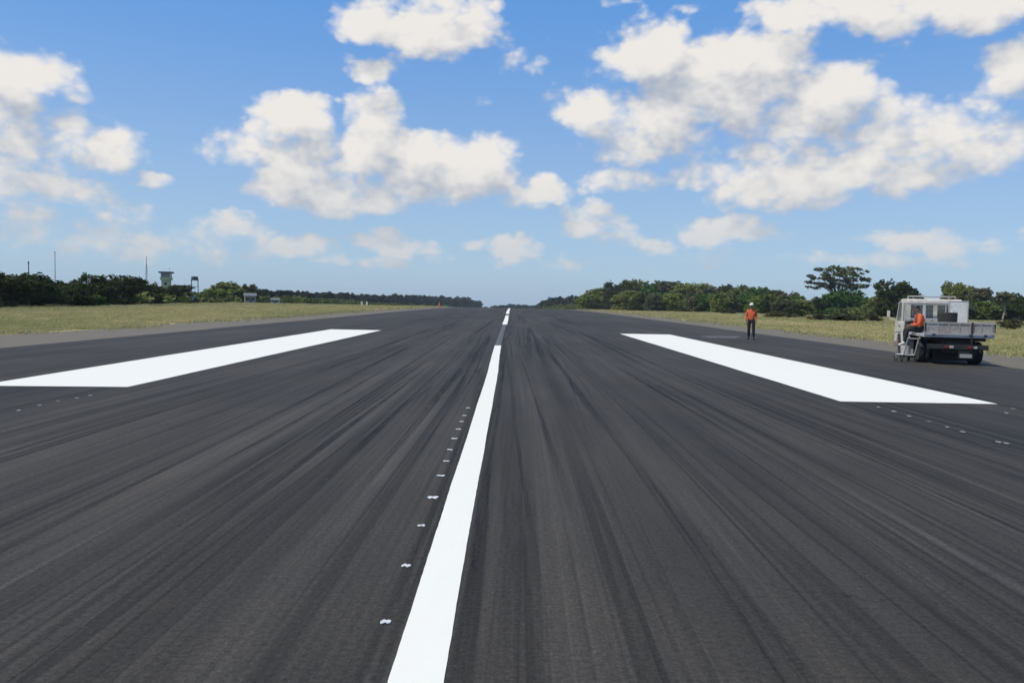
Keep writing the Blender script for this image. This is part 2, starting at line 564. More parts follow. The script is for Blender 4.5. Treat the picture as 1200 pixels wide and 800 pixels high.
def m_field():
    m, t, b = new_mat('field_grass_ground')
    pos = t.n('ShaderNodeNewGeometry').outputs['Position']
    c = grass_colour(t, pos)
    g = t.noise(pos, 5.0, 6, 0.75).outputs[0]
    c = t.mix(t.rng(g, 0.35, 0.7, 0.0, 0.35), c, (0.36, 0.30, 0.16))
    # lusher and darker under the tree lines
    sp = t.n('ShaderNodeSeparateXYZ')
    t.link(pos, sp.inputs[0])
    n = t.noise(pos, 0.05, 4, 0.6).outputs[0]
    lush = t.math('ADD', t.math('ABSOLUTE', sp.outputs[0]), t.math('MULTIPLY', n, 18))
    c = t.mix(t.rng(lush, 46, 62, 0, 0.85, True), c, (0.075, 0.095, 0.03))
    t.link(c, b.inputs['Base Color'])
    b.inputs['Roughness'].default_value = 0.95
    b.inputs['Specular IOR Level'].default_value = 0.1
    bn = t.n('ShaderNodeBump')
    bn.inputs['Strength'].default_value = 1.0
    bn.inputs['Distance'].default_value = 0.12
    t.link(g, bn.inputs['Height'])
    t.link(bn.outputs[0], b.inputs['Normal'])
    return m


def m_blades():
    m, t, b = new_mat('grass_blades')
    geo = t.n('ShaderNodeNewGeometry')
    c = grass_colour(t, geo.outputs['Position'])
    r = geo.outputs['Random Per Island']
    c = t.mix(t.math('MULTIPLY', r, 0.32), c, (0.58, 0.50, 0.27))
    t.link(c, b.inputs['Base Color'])
    b.inputs['Roughness'].default_value = 0.7
    b.inputs['Specular IOR Level'].default_value = 0.15
    tr = t.n('ShaderNodeBsdfTranslucent')
    t.link(c, tr.inputs['Color'])
    mx = t.n('ShaderNodeMixShader')
    mx.inputs[0].default_value = 0.35
    t.link(b.outputs[0], mx.inputs[1])
    t.link(tr.outputs[0], mx.inputs[2])
    t.link(mx.outputs[0], m.node_tree.nodes['Material Output'].inputs['Surface'])
    return m


def m_leaf(name, dark, light, hue2=None):
    m, t, b = new_mat(name)
    geo = t.n('ShaderNodeNewGeometry')
    tc = t.n('ShaderNodeTexCoord').outputs['Object']
    oi = t.n('ShaderNodeObjectInfo')
    n1 = t.noise(t.vmath('ADD', tc, oi.outputs['Location']), 0.45, 3, 0.6).outputs[0]
    f = t.math('MULTIPLY_ADD', geo.outputs['Random Per Island'], 0.45, t.math('MULTIPLY_ADD', n1, 0.9, -0.22), clamp=True)
    c = t.mix(f, dark, light)
    if hue2:
        c = t.mix(t.math('MULTIPLY', oi.outputs['Random'], 0.9), c, hue2)
    t.link(c, b.inputs['Base Color'])
    b.inputs['Roughness'].default_value = 0.65
    b.inputs['Specular IOR Level'].default_value = 0.10
    # a little light comes through the leaves
    tr = t.n('ShaderNodeBsdfTranslucent')
    t.link(c, tr.inputs['Color'])
    mx = t.n('ShaderNodeMixShader')
    mx.inputs[0].default_value = 0.22
    t.link(b.outputs[0], mx.inputs[1])
    t.link(tr.outputs[0], mx.inputs[2])
    out = m.node_tree.nodes['Material Output']
    t.link(mx.outputs[0], out.inputs['Surface'])
    return m


def m_bark(name, a, c2):
    m, t, b = new_mat(name)
    tc = t.n('ShaderNodeTexCoord').outputs['Object']
    n = t.noise(t.scale_vec(tc, (6, 6, 1.2)), 1.0, 6, 0.7)
    t.link(t.mix(n.outputs[0], a, c2), b.inputs['Base Color'])
    b.inputs['Roughness'].default_value = 0.9
    bn = t.n('ShaderNodeBump')
    bn.inputs['Strength'].default_value = 0.8
    t.link(n.outputs[0], bn.inputs['Height'])
    t.link(bn.outputs[0], b.inputs['Normal'])
    return m


M = {}
M['asphalt'] = m_asphalt()
M['shoulder'] = m_shoulder()
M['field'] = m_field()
M['blades'] = m_blades()
M['white_paint'] = m_marking('fresh_white_marking', (0.85, 0.785, 0.665), 0.24, lo=0.57)
M['worn_paint'] = m_marking('worn_grey_marking', (0.125, 0.12, 0.11), 0.9, lo=0.46)
M['leaf_dark'] = m_leaf('leaf_dark_green', (0.018, 0.030, 0.010), (0.085, 0.115, 0.028), (0.075, 0.080, 0.024))
M['leaf_mid'] = m_leaf('leaf_mid_green', (0.044, 0.078, 0.014), (0.27, 0.34, 0.06), (0.23, 0.235, 0.065))
M['leaf_bright'] = m_leaf('leaf_bright_green', (0.035, 0.085, 0.012), (0.11, 0.20, 0.030))
M['leaf_olive'] = m_leaf('leaf_olive', (0.050, 0.062, 0.028), (0.165, 0.185, 0.075), (0.16, 0.15, 0.075))
M['leaf_dry'] = m_leaf('leaf_dry_bush', (0.050, 0.048, 0.022), (0.15, 0.14, 0.055))
M['leaf_far'] = m_leaf('leaf_far_wood', (0.016, 0.026, 0.016), (0.055, 0.075, 0.034))
M['bark'] = m_bark('bark_brown', (0.05, 0.038, 0.028), (0.14, 0.11, 0.08))
M['bark_pale'] = m_bark('bark_pale', (0.20, 0.17, 0.12), (0.42, 0.38, 0.28))

# ------------------------------------------------------------------ ground, shoulders, runway


def fnoise(a, b=0.0, c=0.0):
    return mnoise.noise(Vector((a, b, c)))


HALF = 14.2
ys_long = [-80, -40, -20, -10] + [i * 4.0 for i in range(0, 60)] + [240 + i * 20 for i in range(0, 30)] + [840 + i * 60 for i in range(0, 40)]
xs_g = sorted([s * v for v in (0, 10, 14, 17, 20, 24, 30, 40, 55, 75, 110, 160, 240, 400, 700, 1200, 2200, 3600) for s in (-1, 1)] + [])
xs_g = sorted(set(xs_g))


def z_field(x, y):
    ax = abs(x)
    rough = 0.0 if ax < 18 else 0.10 * fnoise(x * 0.11, y * 0.11) * min(1, (ax - 18) / 10)
    verge = 0.0 if ax < 19 else -0.10 * min(1, (ax - 19) / 12)
    return zf(y) - 0.075 + rough + verge


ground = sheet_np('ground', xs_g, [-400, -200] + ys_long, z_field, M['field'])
tag(ground, 'dry yellow green grass field on both sides of the runway', None, None, 'structure')

for side in (-1, 1):
    xs = [side * v for v in (13.6, 15.0, 16.5, 18.0, 18.9)]

    def jit(i, y, side=side):
        return side * (1.4 * fnoise(y * 0.06, side * 5.1) + 0.5 * fnoise(y * 0.4, side * 2.0)) if i == 4 else 0.0
    sh = sheet_np('shoulder', xs, ys_long, lambda x, y: zf(y) - 0.062 - 0.008 * (abs(x) > 18), M['shoulder'], jit)
    tag(sh, 'bare grey brown verge along the %s edge of the asphalt' % ('left' if side < 0 else 'right'), None, None, 'structure')

# runway slab with edges that drop to the verge
co, fa = [], []
prof = [(-HALF - 0.05, -0.16), (-HALF, 0.0)] + [(x, 0.0) for x in (-9, -4.5, 0, 4.5, 9)] + [(HALF, 0.0), (HALF + 0.05, -0.16)]
ysr = [y for y in ys_long if y <= 1300]
for y in ysr:
    for (x, z) in prof:
        e = 0.0
        if abs(x) > 14:
            e = (0.10 * fnoise(y * 0.21, 3.3 if x > 0 else 8.1) + 0.05 * fnoise(y * 0.9, 1.0)) * (1 if x > 0 else -1)
        co.append((x + e, y, zf(y) + z))
n = len(prof)
for j in range(len(ysr) - 1):
    for i in range(n - 1):
        a = j * n + i
        fa.append((a, a + 1, a + n + 1, a + n))
me = bpy.data.meshes.new('runway')
me.from_pydata(co, [], fa)
me.update()
rw = link_mesh('runway', me, M['asphalt'])
tag(rw, 'dark asphalt runway streaked with tyre marks', None, None, 'structure')

# ------------------------------------------------------------------ rubber left by tyres


def m_rubber_mark():
    m, t, b = new_mat('rubber_on_asphalt')
    pos = t.n('ShaderNodeNewGeometry').outputs['Position']
    uv = t.n('ShaderNodeUVMap').outputs[0]
    sp = t.n('ShaderNodeSeparateXYZ')
    t.link(uv, sp.inputs[0])
    at = t.n('ShaderNodeAttribute', attribute_name='strength').outputs['Fac']
    across = t.math('ABSOLUTE', t.math('MULTIPLY_ADD', sp.outputs[0], 2.0, -1.0))
    ed = t.rng(across, 0.55, 1.0, 1.0, 0.0, True)
    brk = t.noise(t.scale_vec(pos, (30, 0.9, 1)), 1.0, 5, 0.75).outputs[0]
    gr = t.noise(pos, 45.0, 3, 0.8).outputs[0]
    f = t.math('MULTIPLY', t.rng(brk, 0.30, 0.62, 0.15, 1.0), t.rng(gr, 0.35, 0.58, 0.35, 1.0))
    f = t.math('MULTIPLY', t.math('MULTIPLY', f, ed), at, clamp=True)
    b.inputs['Base Color'].default_value = (0.016, 0.0155, 0.015, 1)
    b.inputs['Roughness'].default_value = 0.7
    b.inputs['Specular IOR Level'].default_value = 0.2
    tr = t.n('ShaderNodeBsdfTransparent')
    mx = t.n('ShaderNodeMixShader')
    t.link(f, mx.inputs[0])
    t.link(tr.outputs[0], mx.inputs[1])
    t.link(b.outputs[0], mx.inputs[2])
    t.link(mx.outputs[0], m.node_tree.nodes['Material Output'].inputs['Surface'])
    return m


def tyre_marks():
    rd = random.Random(21)
    co, fa, uvs, st = [], [], [], []
    zi = 0

    def mark(x0, y0, ln, w, ang, curve, s):
        nonlocal zi
        n = max(8, int(ln / 1.2))
        z = 0.0012 + 0.0022 * (zi % 40) / 40
        zi += 1
        b0 = len(co)
        ph = rd.uniform(0, 99)
        for k in range(n + 1):
            f = k / n
            y = y0 + ln * f
            x = x0 + ang * (y - y0) + curve * (y - y0) ** 2 + 0.05 * fnoise(y * 0.12, ph)
            ww = w * (0.75 + 0.5 * fnoise(y * 0.3, ph + 5)) * 0.5
            fade = min(1, f * 4, (1 - f) * 3.0) * (0.65 + 0.7 * fnoise(y * 0.17, ph + 9))
            for sgn, u in ((-1, 0.0), (0, 0.5), (1, 1.0)):
                co.append((x + sgn * ww, y, zf(y) + z))
                uvs.append((u, y))
                st.append(max(0.0, s * fade))
        for k in range(n):
            for q in (0, 1):
                a = b0 + 3 * k + q
                fa.append((a, a + 1, a + 4, a + 3))

    for _ in range(150):
        x = rd.gauss(0, 5.2)
        y = 2.0 + 150 * rd.random() ** 2.0
        ln = rd.uniform(6, 34) * (1 + y / 90)
        ang = rd.gauss(0, 0.010)
        cv = rd.gauss(0, 0.00022)
        s = rd.uniform(0.35, 0.95)
        if rd.random() < 0.5:       # a wheel pair, or the ribs of one tyre
            gap = rd.choice((0.11, 0.16, 0.22, 0.38))
            for k in range(rd.choice((2, 2, 3, 4))):
                mark(x + k * gap, y + rd.uniform(-1, 1), ln * rd.uniform(0.8, 1.1), rd.uniform(0.04, 0.13), ang, cv, s * rd.uniform(0.7, 1.1))
        else:
            mark(x, y, ln, rd.choice((0.05, 0.08, 0.12, 0.20, 0.32)), ang, cv, s)
    for _ in range(14):             # a few that swing across the others
        mark(rd.uniform(-9, 9), 3 + 60 * rd.random(), rd.uniform(8, 25), rd.uniform(0.05, 0.14), rd.choice((-1, 1)) * rd.uniform(0.02, 0.07), rd.gauss(0, 0.001), rd.uniform(0.4, 0.8))
    me = bpy.data.meshes.new('tyre_marks')
    me.from_pydata(co, [], fa)
    me.update()
    uvl = me.uv_layers.new(name='UVMap')
    vi = np.empty(len(me.loops), dtype=np.int32)
    me.loops.foreach_get('vertex_index', vi)
    uvl.data.foreach_set('uv', np.array(uvs, dtype=np.float32)[vi].ravel())
    at = me.attributes.new('strength', 'FLOAT', 'POINT')
    at.data.foreach_set('value', np.array(st, dtype=np.float32))
    o = link_mesh('tyre_marks', me, m_rubber_mark())
    tag(o, 'black rubber tyre marks along the runway', None, None, 'stuff')


tyre_marks()

# ------------------------------------------------------------------ painted markings
PZ = 0.0055


def strip(name, left, right, mat, n=60, wob=0.012, z=PZ):
    """A painted strip between two polylines of (x, y)."""
    def samp(pl, f):
        ds = [0]
        for a, b in zip(pl, pl[1:]):
            ds.append(ds[-1] + math.dist(a, b))
        s = f * ds[-1]
        for i in range(len(pl) - 1):
            if s <= ds[i + 1] + 1e-9:
                u = (s - ds[i]) / max(1e-9, ds[i + 1] - ds[i])
                return (pl[i][0] + (pl[i + 1][0] - pl[i][0]) * u, pl[i][1] + (pl[i + 1][1] - pl[i][1]) * u)
        return pl[-1]
    co, fa = [], []
    off = random.random() * 50
    for k in range(n + 1):
        a, b = samp(left, k / n), samp(right, k / n)
        a = (a[0] + wob * fnoise(a[1] * 0.7, off) + 0.0025 * fnoise(a[1] * 11, off), a[1])
        b = (b[0] + wob * fnoise(b[1] * 0.7, off + 9) + 0.0025 * fnoise(b[1] * 11, off + 9), b[1])
        co += [(*a, zf(a[1]) + z), (*b, zf(b[1]) + z)]
    for k in range(n):
        i = 2 * k
        fa.append((i, i + 1, i + 3, i + 2))
    me = bpy.data.meshes.new(name)
    me.from_pydata(co, [], fa)
    me.update()
    return link_mesh(name, me, mat)


# two broad aiming-point blocks
G = lambda x, y: tuple(on_plane(x, y).xy)
ln, lf = [G(-28, 452), G(150, 453.5)], [G(388, 385.8), G(447, 387)]
o = strip('broad_stripe', [ln[0], lf[0]], [ln[1], lf[1]], M['white_paint'])
tag(o, 'broad white painted block on the asphalt left of the centre line', 'runway marking', 'broad white blocks painted on the runway')
rn, rf = [G(985, 470.5), G(1169, 473.5)], [G(726, 391), G(785, 392)]
o = strip('broad_stripe', [rn[0], rf[0]], [rn[1], rf[1]], M['white_paint'])
tag(o, 'broad white painted block on the asphalt beside the truck', 'runway marking', 'broad white blocks painted on the runway')

CL = [(-0.365, -12), (-0.372, 3), (-0.392, 6), (-0.405, 11), (-0.43, 17), (-0.50, 24), (-0.53, 28.6), (-0.57, 40), (-0.60, 66), (-0.72, 95), (-0.84, 120), (-1.0, 200)]


def cl_x(y):
    for (x0, y0), (x1, y1) in zip(CL, CL[1:]):
        if y <= y1:
            return x0 + (x1 - x0) * (y - y0) / (y1 - y0)
    return CL[-1][0]


def centre_dash(y0, y1, mat, name, w=0.24, n=60, wob=0.008):
    yy = [y0 + (y1 - y0) * k / 30 for k in range(31)]
    return strip(name, [(cl_x(y) - w / 2, y) for y in yy], [(cl_x(y) + w / 2, y) for y in yy], mat, n, wob)


tag(centre_dash(-12, 28.4, M['white_paint'], 'centre_line', 0.230, 900, 0.006), 'long white centre line running from the foreground up the runway', 'runway marking')
tag(centre_dash(28.42, 53.5, M['worn_paint'], 'faded_centre_line', 0.22), 'faded grey gap of old centre line between the white dashes', 'runway marking')
tag(centre_dash(53.8, 88, M['white_paint'], 'centre_line', 0.34), 'short white centre dash beyond the end of the long line', 'runway marking')
tag(centre_dash(98, 205, M['white_paint'], 'centre_line', 0.42), 'farthest white centre dash at the crest of the runway', 'runway marking')
# worn pale patch of old paint by the standing person
pts = [G(818, 393.6), G(830, 395.8), G(862, 396.2), G(868, 394.0)]
o = strip('faded_paint_patch', [pts[0], pts[3]], [pts[1], pts[2]], m_marking('old_pale_paint', (0.17, 0.15, 0.125), 0.95, lo=0.42), 20, 0.05)
tag(o, 'faint pale patch of old paint beside the person on the runway', 'paint patch')


def dab(px, py, scale=1.0, double=True, m=None):
    p = on_plane(px, py)
    bm = bmesh.new()
    n = 22
    ring_t, ring_b = [], []
    for k in range(n):
        a = 2 * math.pi * k / n
        if double:
            r = 0.009 + 0.030 * abs(math.cos(a)) ** 2.2
            x, y = r * math.cos(a), r * math.sin(a) * 1.9
        else:
            x, y = 0.024 * math.cos(a), 0.034 * math.sin(a)
        j = 1 + 0.55 * fnoise(math.cos(a) * 1.8, math.sin(a) * 1.8, px * 0.37)
        x, y = x * j * scale, y * j * scale
        ring_b.append(bm.verts.new((x * 1.06, y * 1.06, 0)))
        ring_t.append(bm.verts.new((x, y, 0.004)))
    bm.faces.new(ring_t)
    for k in range(n):
        bm.faces.new((ring_b[k], ring_b[(k + 1) % n], ring_t[(k + 1) % n], ring_t[k]))
    o = obj('paint_dab', bm, m or M['dab'])
    o.location = (p.x, p.y, 0.0038)
    o.rotation_euler.z = random.uniform(-0.25, 0.25)
    q = random.uniform(0.75, 1.15)
    o.scale = (q, q * random.uniform(0.8, 1.25), 1)
    return o


M['dab_dull'] = m_marking('dull_dab_paint', (0.36, 0.34, 0.31), 0.8, lo=0.50)
M['dab'] = m_marking('white_dab_paint', (0.66, 0.64, 0.60), 0.8, lo=0.50)
for i, (x, y) in enumerate([(452, 729), (476, 663), (494, 616), (507, 583), (516.5, 557.5), (522.5, 540.5), (527.5, 527), (532.5, 514), (537.5, 503), (541, 494), (544.5, 487), (548.5, 478)]):
    o = dab(x, y, 0.84)
    lab = {0: 'little white paint dab nearest the camera beside the centre line', 1: 'second little white paint dab from the camera beside the centre line'}.get(i, 'tiny white paint dab in the row along the centre line')
    tag(o, lab, 'paint mark', 'white paint dabs in a row beside the centre line')
for (x, y) in [(1029, 477), (1047, 482), (1065, 487.5), (1088, 494), (1110, 500.5), (1128, 506), (1170, 518), (1179, 519.5), (1187, 479), (1179, 484)]:
    tag(dab(x, y, 1.1, False, M['dab_dull']), 'small pale dab of paint in front of the block beside the truck', 'paint mark', 'pale paint dabs before the right hand block')
for (x, y) in [(22, 481), (47, 475), (68, 470), (90, 466.5), (106, 463.5)]:
    tag(dab(x, y, 1.0, False, M['dab_dull']), 'small pale dab of paint in front of the left block', 'paint mark', 'pale paint dabs before the left hand block')

# ------------------------------------------------------------------ grass


def grass_field():
    V, Fc = [], []
    pos = []
    for side in (-1, 1):
        N = 230000
        D = 20 + 200 * rng.random(N) ** 1.7
        lat = 17.0 + 63 * rng.random(N) ** 1.25
        ok = (lat < D * 0.80 + 4)
        keep = rng.random(N) < np.clip((42 / D) ** 0.5, 0.2, 1)
        ok &= keep
        D, lat = D[ok], lat[ok]
        pos.append(np.stack([side * lat, D], 1))
    P = np.concatenate(pos)
    zz = np.array([z_field(x, y) for x, y in P])
    # patchiness and thinning at the verge
    pn = np.array([fnoise(x * 0.35, y * 0.35, 4.0) for x, y in P])
    edge = np.abs(P[:, 0]) - 18.6 + 1.5 * np.array([fnoise(y * 0.12, x * 0.05, 7.0) for x, y in P])
    keep = ((edge > 0) | ((edge > -1.6) & (rng.random(len(P)) < 0.30 * np.clip(1 + edge / 1.6, 0, 1)) & (pn > -0.10))) & (pn > -0.35)
    P, zz, pn = P[keep], zz[keep], pn[keep]
    nb = 4
    n = len(P)
    base = np.repeat(np.column_stack([P, zz]), nb, 0)
    m_ = len(base)
    base[:, :2] += rng.normal(0, 0.09, (m_, 2))
    far = np.clip(base[:, 1] / 60, 0.7, 3.0)
    h = (0.06 + 0.10 * rng.random(m_) + 0.20 * np.repeat(np.clip(pn, 0, 1), nb)) * np.clip(far, 0.9, 1.5)
    wd = (0.014 + 0.016 * rng.random(m_)) * far * 1.2
    ang = rng.random(m_) * 2 * np.pi
    lean = 0.25 + 0.55 * rng.random(m_)
    la = rng.random(m_) * 2 * np.pi
    dx, dy = np.cos(ang) * wd, np.sin(ang) * wd
    b0 = base + np.stack([-dx, -dy, np.full(m_, -0.02)], 1)
    b1 = base + np.stack([dx, dy, np.full(m_, -0.02)], 1)
    mid = base + np.stack([np.cos(la) * lean * h * 0.35, np.sin(la) * lean * h * 0.35, h * 0.62], 1)
    m0 = mid + np.stack([-dx, -dy, np.zeros(m_)], 1) * 0.7
    m1 = mid + np.stack([dx, dy, np.zeros(m_)], 1) * 0.7
    tip = base + np.stack([np.cos(la) * lean * h, np.sin(la) * lean * h, h], 1)
    verts = np.stack([b0, b1, m1, m0, tip], 1).reshape(-1, 3)
    idx = np.arange(m_) * 5
    loops = np.empty((m_, 7), dtype=np.int32)
    loops[:, 0], loops[:, 1], loops[:, 2], loops[:, 3] = idx, idx + 1, idx + 2, idx + 3
    loops[:, 4], loops[:, 5], loops[:, 6] = idx + 3, idx + 2, idx + 4
    starts = np.empty((m_, 2), dtype=np.int32)
    starts[:, 0] = np.arange(m_) * 7
    starts[:, 1] = starts[:, 0] + 4
    me = bpy.data.meshes.new('grass')
    me.vertices.add(len(verts))
    me.vertices.foreach_set('co', verts.ravel().astype(np.float32))
    me.loops.add(m_ * 7)
    me.loops.foreach_set('vertex_index', loops.ravel())
    me.polygons.add(m_ * 2)
    me.polygons.foreach_set('loop_start', starts.ravel())
    me.update()
    me.validate()
    o = link_mesh('grass', me, M['blades'])
    tag(o, 'dry yellow grass growing along both sides of the runway', 'grass', None, 'stuff')


grass_field()

# ------------------------------------------------------------------ trees


def leaf_mesh(name, centres, per, spread, size, seed, flat=0.0, aspect=1.7):
    """Many small leaf-sized faces scattered round clump centres."""
    r = np.random.default_rng(seed)
    C = np.repeat(np.array(centres), per, 0)
    n = len(C)
    d = r.normal(0, 1, (n, 3))
    d *= (r.random(n) ** 0.5 / np.maximum(1e-6, np.linalg.norm(d, axis=1)))[:, None]
    d[:, 2] *= (1 - flat)
    C = C + d * spread
    a = r.normal(0, 1, (n, 3))
    a[:, 2] *= 0.6
    a /= np.linalg.norm(a, axis=1)[:, None]
    b = np.cross(a, r.normal(0, 1, (n, 3)))
    b /= np.maximum(1e-6, np.linalg.norm(b, axis=1))[:, None]
    s = size * (0.55 + 0.9 * r.random(n))
    A, B = a * (s * aspect * 0.5)[:, None], b * (s * 0.5)[:, None]
    verts = np.stack([C - A, C + B, C + A, C - B], 1).reshape(-1, 3)
    me = bpy.data.meshes.new(name)
    me.vertices.add(n * 4)
    me.vertices.foreach_set('co', verts.ravel().astype(np.float32))
    me.loops.add(n * 4)
    me.loops.foreach_set('vertex_index', np.arange(n * 4, dtype=np.int32))
    me.polygons.add(n)
    me.polygons.foreach_set('loop_start', np.arange(0, n * 4, 4, dtype=np.int32))
    me.update()
    me.validate()
    return me


def lobe_centres(lobes, n, seed, jitter=0.1):
    r = np.random.default_rng(seed)
    out = []
    vol = np.array([l[3] * l[4] * l[5] for l in lobes]) ** 0.7
    for l, k in zip(lobes, (vol / vol.sum() * n).astype(int) + 1):
        for _ in range(k):
            v = r.normal(0, 1, 3)
            v /= np.linalg.norm(v)
            if v[2] < -0.3:
                v[2] *= 0.5
            rad = 0.55 + 0.50 * r.random() ** 0.6
            bump = 1 + 0.30 * mnoise.noise(Vector((v[0] * 2.3 + l[0], v[1] * 2.3 + l[1], v[2] * 2.3 + seed)))
            out.append((l[0] + v[0] * l[3] * rad * bump, l[1] + v[1] * l[4] * rad * bump, l[2] + v[2] * l[5] * rad * bump))
    return out


def trunk_bm(height, r0, limbs, seed, lean=0.05):
    rd = random.Random(seed)
    bm = bmesh.new()
    top = Vector((rd.uniform(-lean, lean) * height, rd.uniform(-lean, lean) * height, height))
    pts = [top * f + Vector((rd.uniform(-1, 1), rd.uniform(-1, 1), 0)) * 0.03 * height * (0 < f < 1) for f in (0, 0.12, 0.4, 0.7, 1.0)]
    tube(bm, pts, [r0 * 1.45, r0, r0 * 0.85, r0 * 0.7, r0 * 0.5], 8)
    for (fx, fy, fz) in limbs:
        s = pts[2].lerp(pts[4], rd.uniform(0.1, 0.95))
        e = Vector((fx, fy, fz))
        mid = s.lerp(e, 0.5) + Vector((0, 0, 0.12 * (e - s).length))
        tube(bm, [s, mid, e], [r0 * 0.42, r0 * 0.22, r0 * 0.05], 6)
    return bm


PROTO = {}


def proto(kind, lobes, n_cl, per, spread, size, leafmat, trunk_h, trunk_r, seed, flat=0.0, bark='bark'):
    """Unit-height prototypes: crowns reach z = 1."""
    cs = lobe_centres(lobes, n_cl, seed)
    crown = leaf_mesh('crown', cs, per, spread, size, seed, flat)
    zmax = max(v.co.z for v in crown.vertices)
    crown.materials.append(M[leafmat])
    limbs = [(l[0] + random.uniform(-.1, .1) * l[3], l[1], l[2]) for l in lobes]
    limbs += [(l[0] + 0.6 * l[3] * math.cos(q), l[1] + 0.6 * l[4] * math.sin(q), l[2] + 0.2 * l[5]) for l in lobes for q in (0.4, 2.6, 4.4)]
    bm = trunk_bm(trunk_h, trunk_r, limbs, seed)
    tm = bpy.data.meshes.new('trunk')
    bmesh.ops.recalc_face_normals(bm, faces=bm.faces)
    bm.to_mesh(tm)
    bm.free()
    tm.polygons.foreach_set('use_smooth', [True] * len(tm.polygons))
    tm.materials.append(M[bark])
    xs = np.array([v.co.x for v in crown.vertices])
    width = float(np.percentile(xs, 99) - np.percentile(xs, 1))
    PROTO[kind] = (crown, tm, zmax, width)


def rl(seed, n, zc, zr, xr, rx, rz):
    r = random.Random(seed)
    out = []
    for i in range(n):
        a = 2 * math.pi * i / n + r.uniform(-.5, .5)
        q = xr * r.uniform(0.35, 1.0)
        out.append((q * math.cos(a), q * math.sin(a), zc + r.uniform(-zr, zr), rx * r.uniform(.75, 1.25), rx * r.uniform(.75, 1.25), rz * r.uniform(.75, 1.2)))
    out.append((0, 0, zc + zr * 0.9, rx, rx, rz))
    return out


for i in range(4):   # broad dense trees
    proto('broad%d' % i, rl(10 + i, 7, 0.50, 0.18, 0.30, 0.24, 0.22) + rl(110 + i, 4, 0.16, 0.05, 0.34, 0.22, 0.16), 300, 30, 0.085, 0.042, 'leaf_mid', 0.42, 0.028, 10 + i)
for i in range(3):   # dark scrubby trees, leaves down to the ground
    proto('scrub%d' % i, rl(30 + i, 9, 0.42, 0.24, 0.44, 0.26, 0.25), 300, 34, 0.09, 0.040, 'leaf_dark', 0.35, 0.026, 30 + i)
for i in range(2):
    proto('olive%d' % i, rl(40 + i, 6, 0.55, 0.17, 0.28, 0.20, 0.17) + rl(140 + i, 4, 0.16, 0.05, 0.32, 0.22, 0.15), 160, 22, 0.085, 0.05, 'leaf_olive', 0.5, 0.022, 40 + i)
proto('bright', rl(50, 7, 0.46, 0.2, 0.40, 0.28, 0.26) + rl(150, 4, 0.15, 0.05, 0.40, 0.26, 0.16), 220, 26, 0.10, 0.055, 'leaf_bright', 0.4, 0.03, 50)
proto('dry', rl(55, 7, 0.42, 0.2, 0.5, 0.30, 0.28), 130, 20, 0.12, 0.055, 'leaf_dry', 0.3, 0.02, 55)
proto('thin', rl(60, 5, 0.78, 0.10, 0.17, 0.13, 0.09), 42, 22, 0.06, 0.04, 'leaf_olive', 0.72, 0.018, 60, 0.0, 'bark_pale')
for i in range(4):   # the far wood
    proto('far%d' % i, rl(70 + i, 7, 0.50, 0.2, 0.34, 0.26, 0.26) + rl(170 + i, 4, 0.14, 0.05, 0.36, 0.24, 0.16), 170, 22, 0.10, 0.075, 'leaf_far', 0.4, 0.03, 70 + i)
# flat-topped umbrella tree: layered plates
ul = [(-0.42, 0.0, 0.74, 0.30, 0.26, 0.050), (0.40, 0.1, 0.72, 0.34, 0.26, 0.050), (0.0, 0.0, 0.90, 0.46, 0.40, 0.065), (-0.15, -0.2, 0.80, 0.36, 0.3, 0.05), (0.22, 0.15, 0.82, 0.36, 0.3, 0.05),
      (-0.62, 0.05, 0.62, 0.16, 0.16, 0.035), (0.66, 0.0, 0.60, 0.18, 0.16, 0.035), (0.05, 0.25, 0.70, 0.30, 0.2, 0.04), (-0.35, 0.1, 0.56, 0.26, 0.2, 0.07), (0.30, -0.1, 0.55, 0.24, 0.2, 0.07), (0.0, 0.0, 0.62, 0.3, 0.25, 0.08)]
proto('umbrella', ul, 165, 18, 0.072, 0.032, 'leaf_olive', 0.5, 0.026, 80, 0.55)


def plant(name, kind, px, top_y, depth, width_px, label, cat, group=None, rot=None, base_px=None):
    crown, tm, zmax, width = PROTO[kind]
    top = at_depth(px, top_y, depth)
    zb = zf(depth) - 0.12
    hgt = max(0.5, top.z - zb)
    wm = width_px / F_PX * depth
    sz = hgt / zmax
    sxy = wm / width
    root = empty(name, (top.x, depth, zb), rot if rot is not None else random.uniform(0, 6.28))
    for nm, me in (('trunk', tm), ('crown', crown)):
        c = bpy.data.objects.new(nm, me)
        COL.objects.link(c)
        c.parent = root
        c.scale = (sxy, sxy, sz) if nm == 'crown' else (sxy * 0.8 + sz * 0.2, sxy * 0.8 + sz * 0.2, sz)
    tag(root, label, cat, group)
    return root


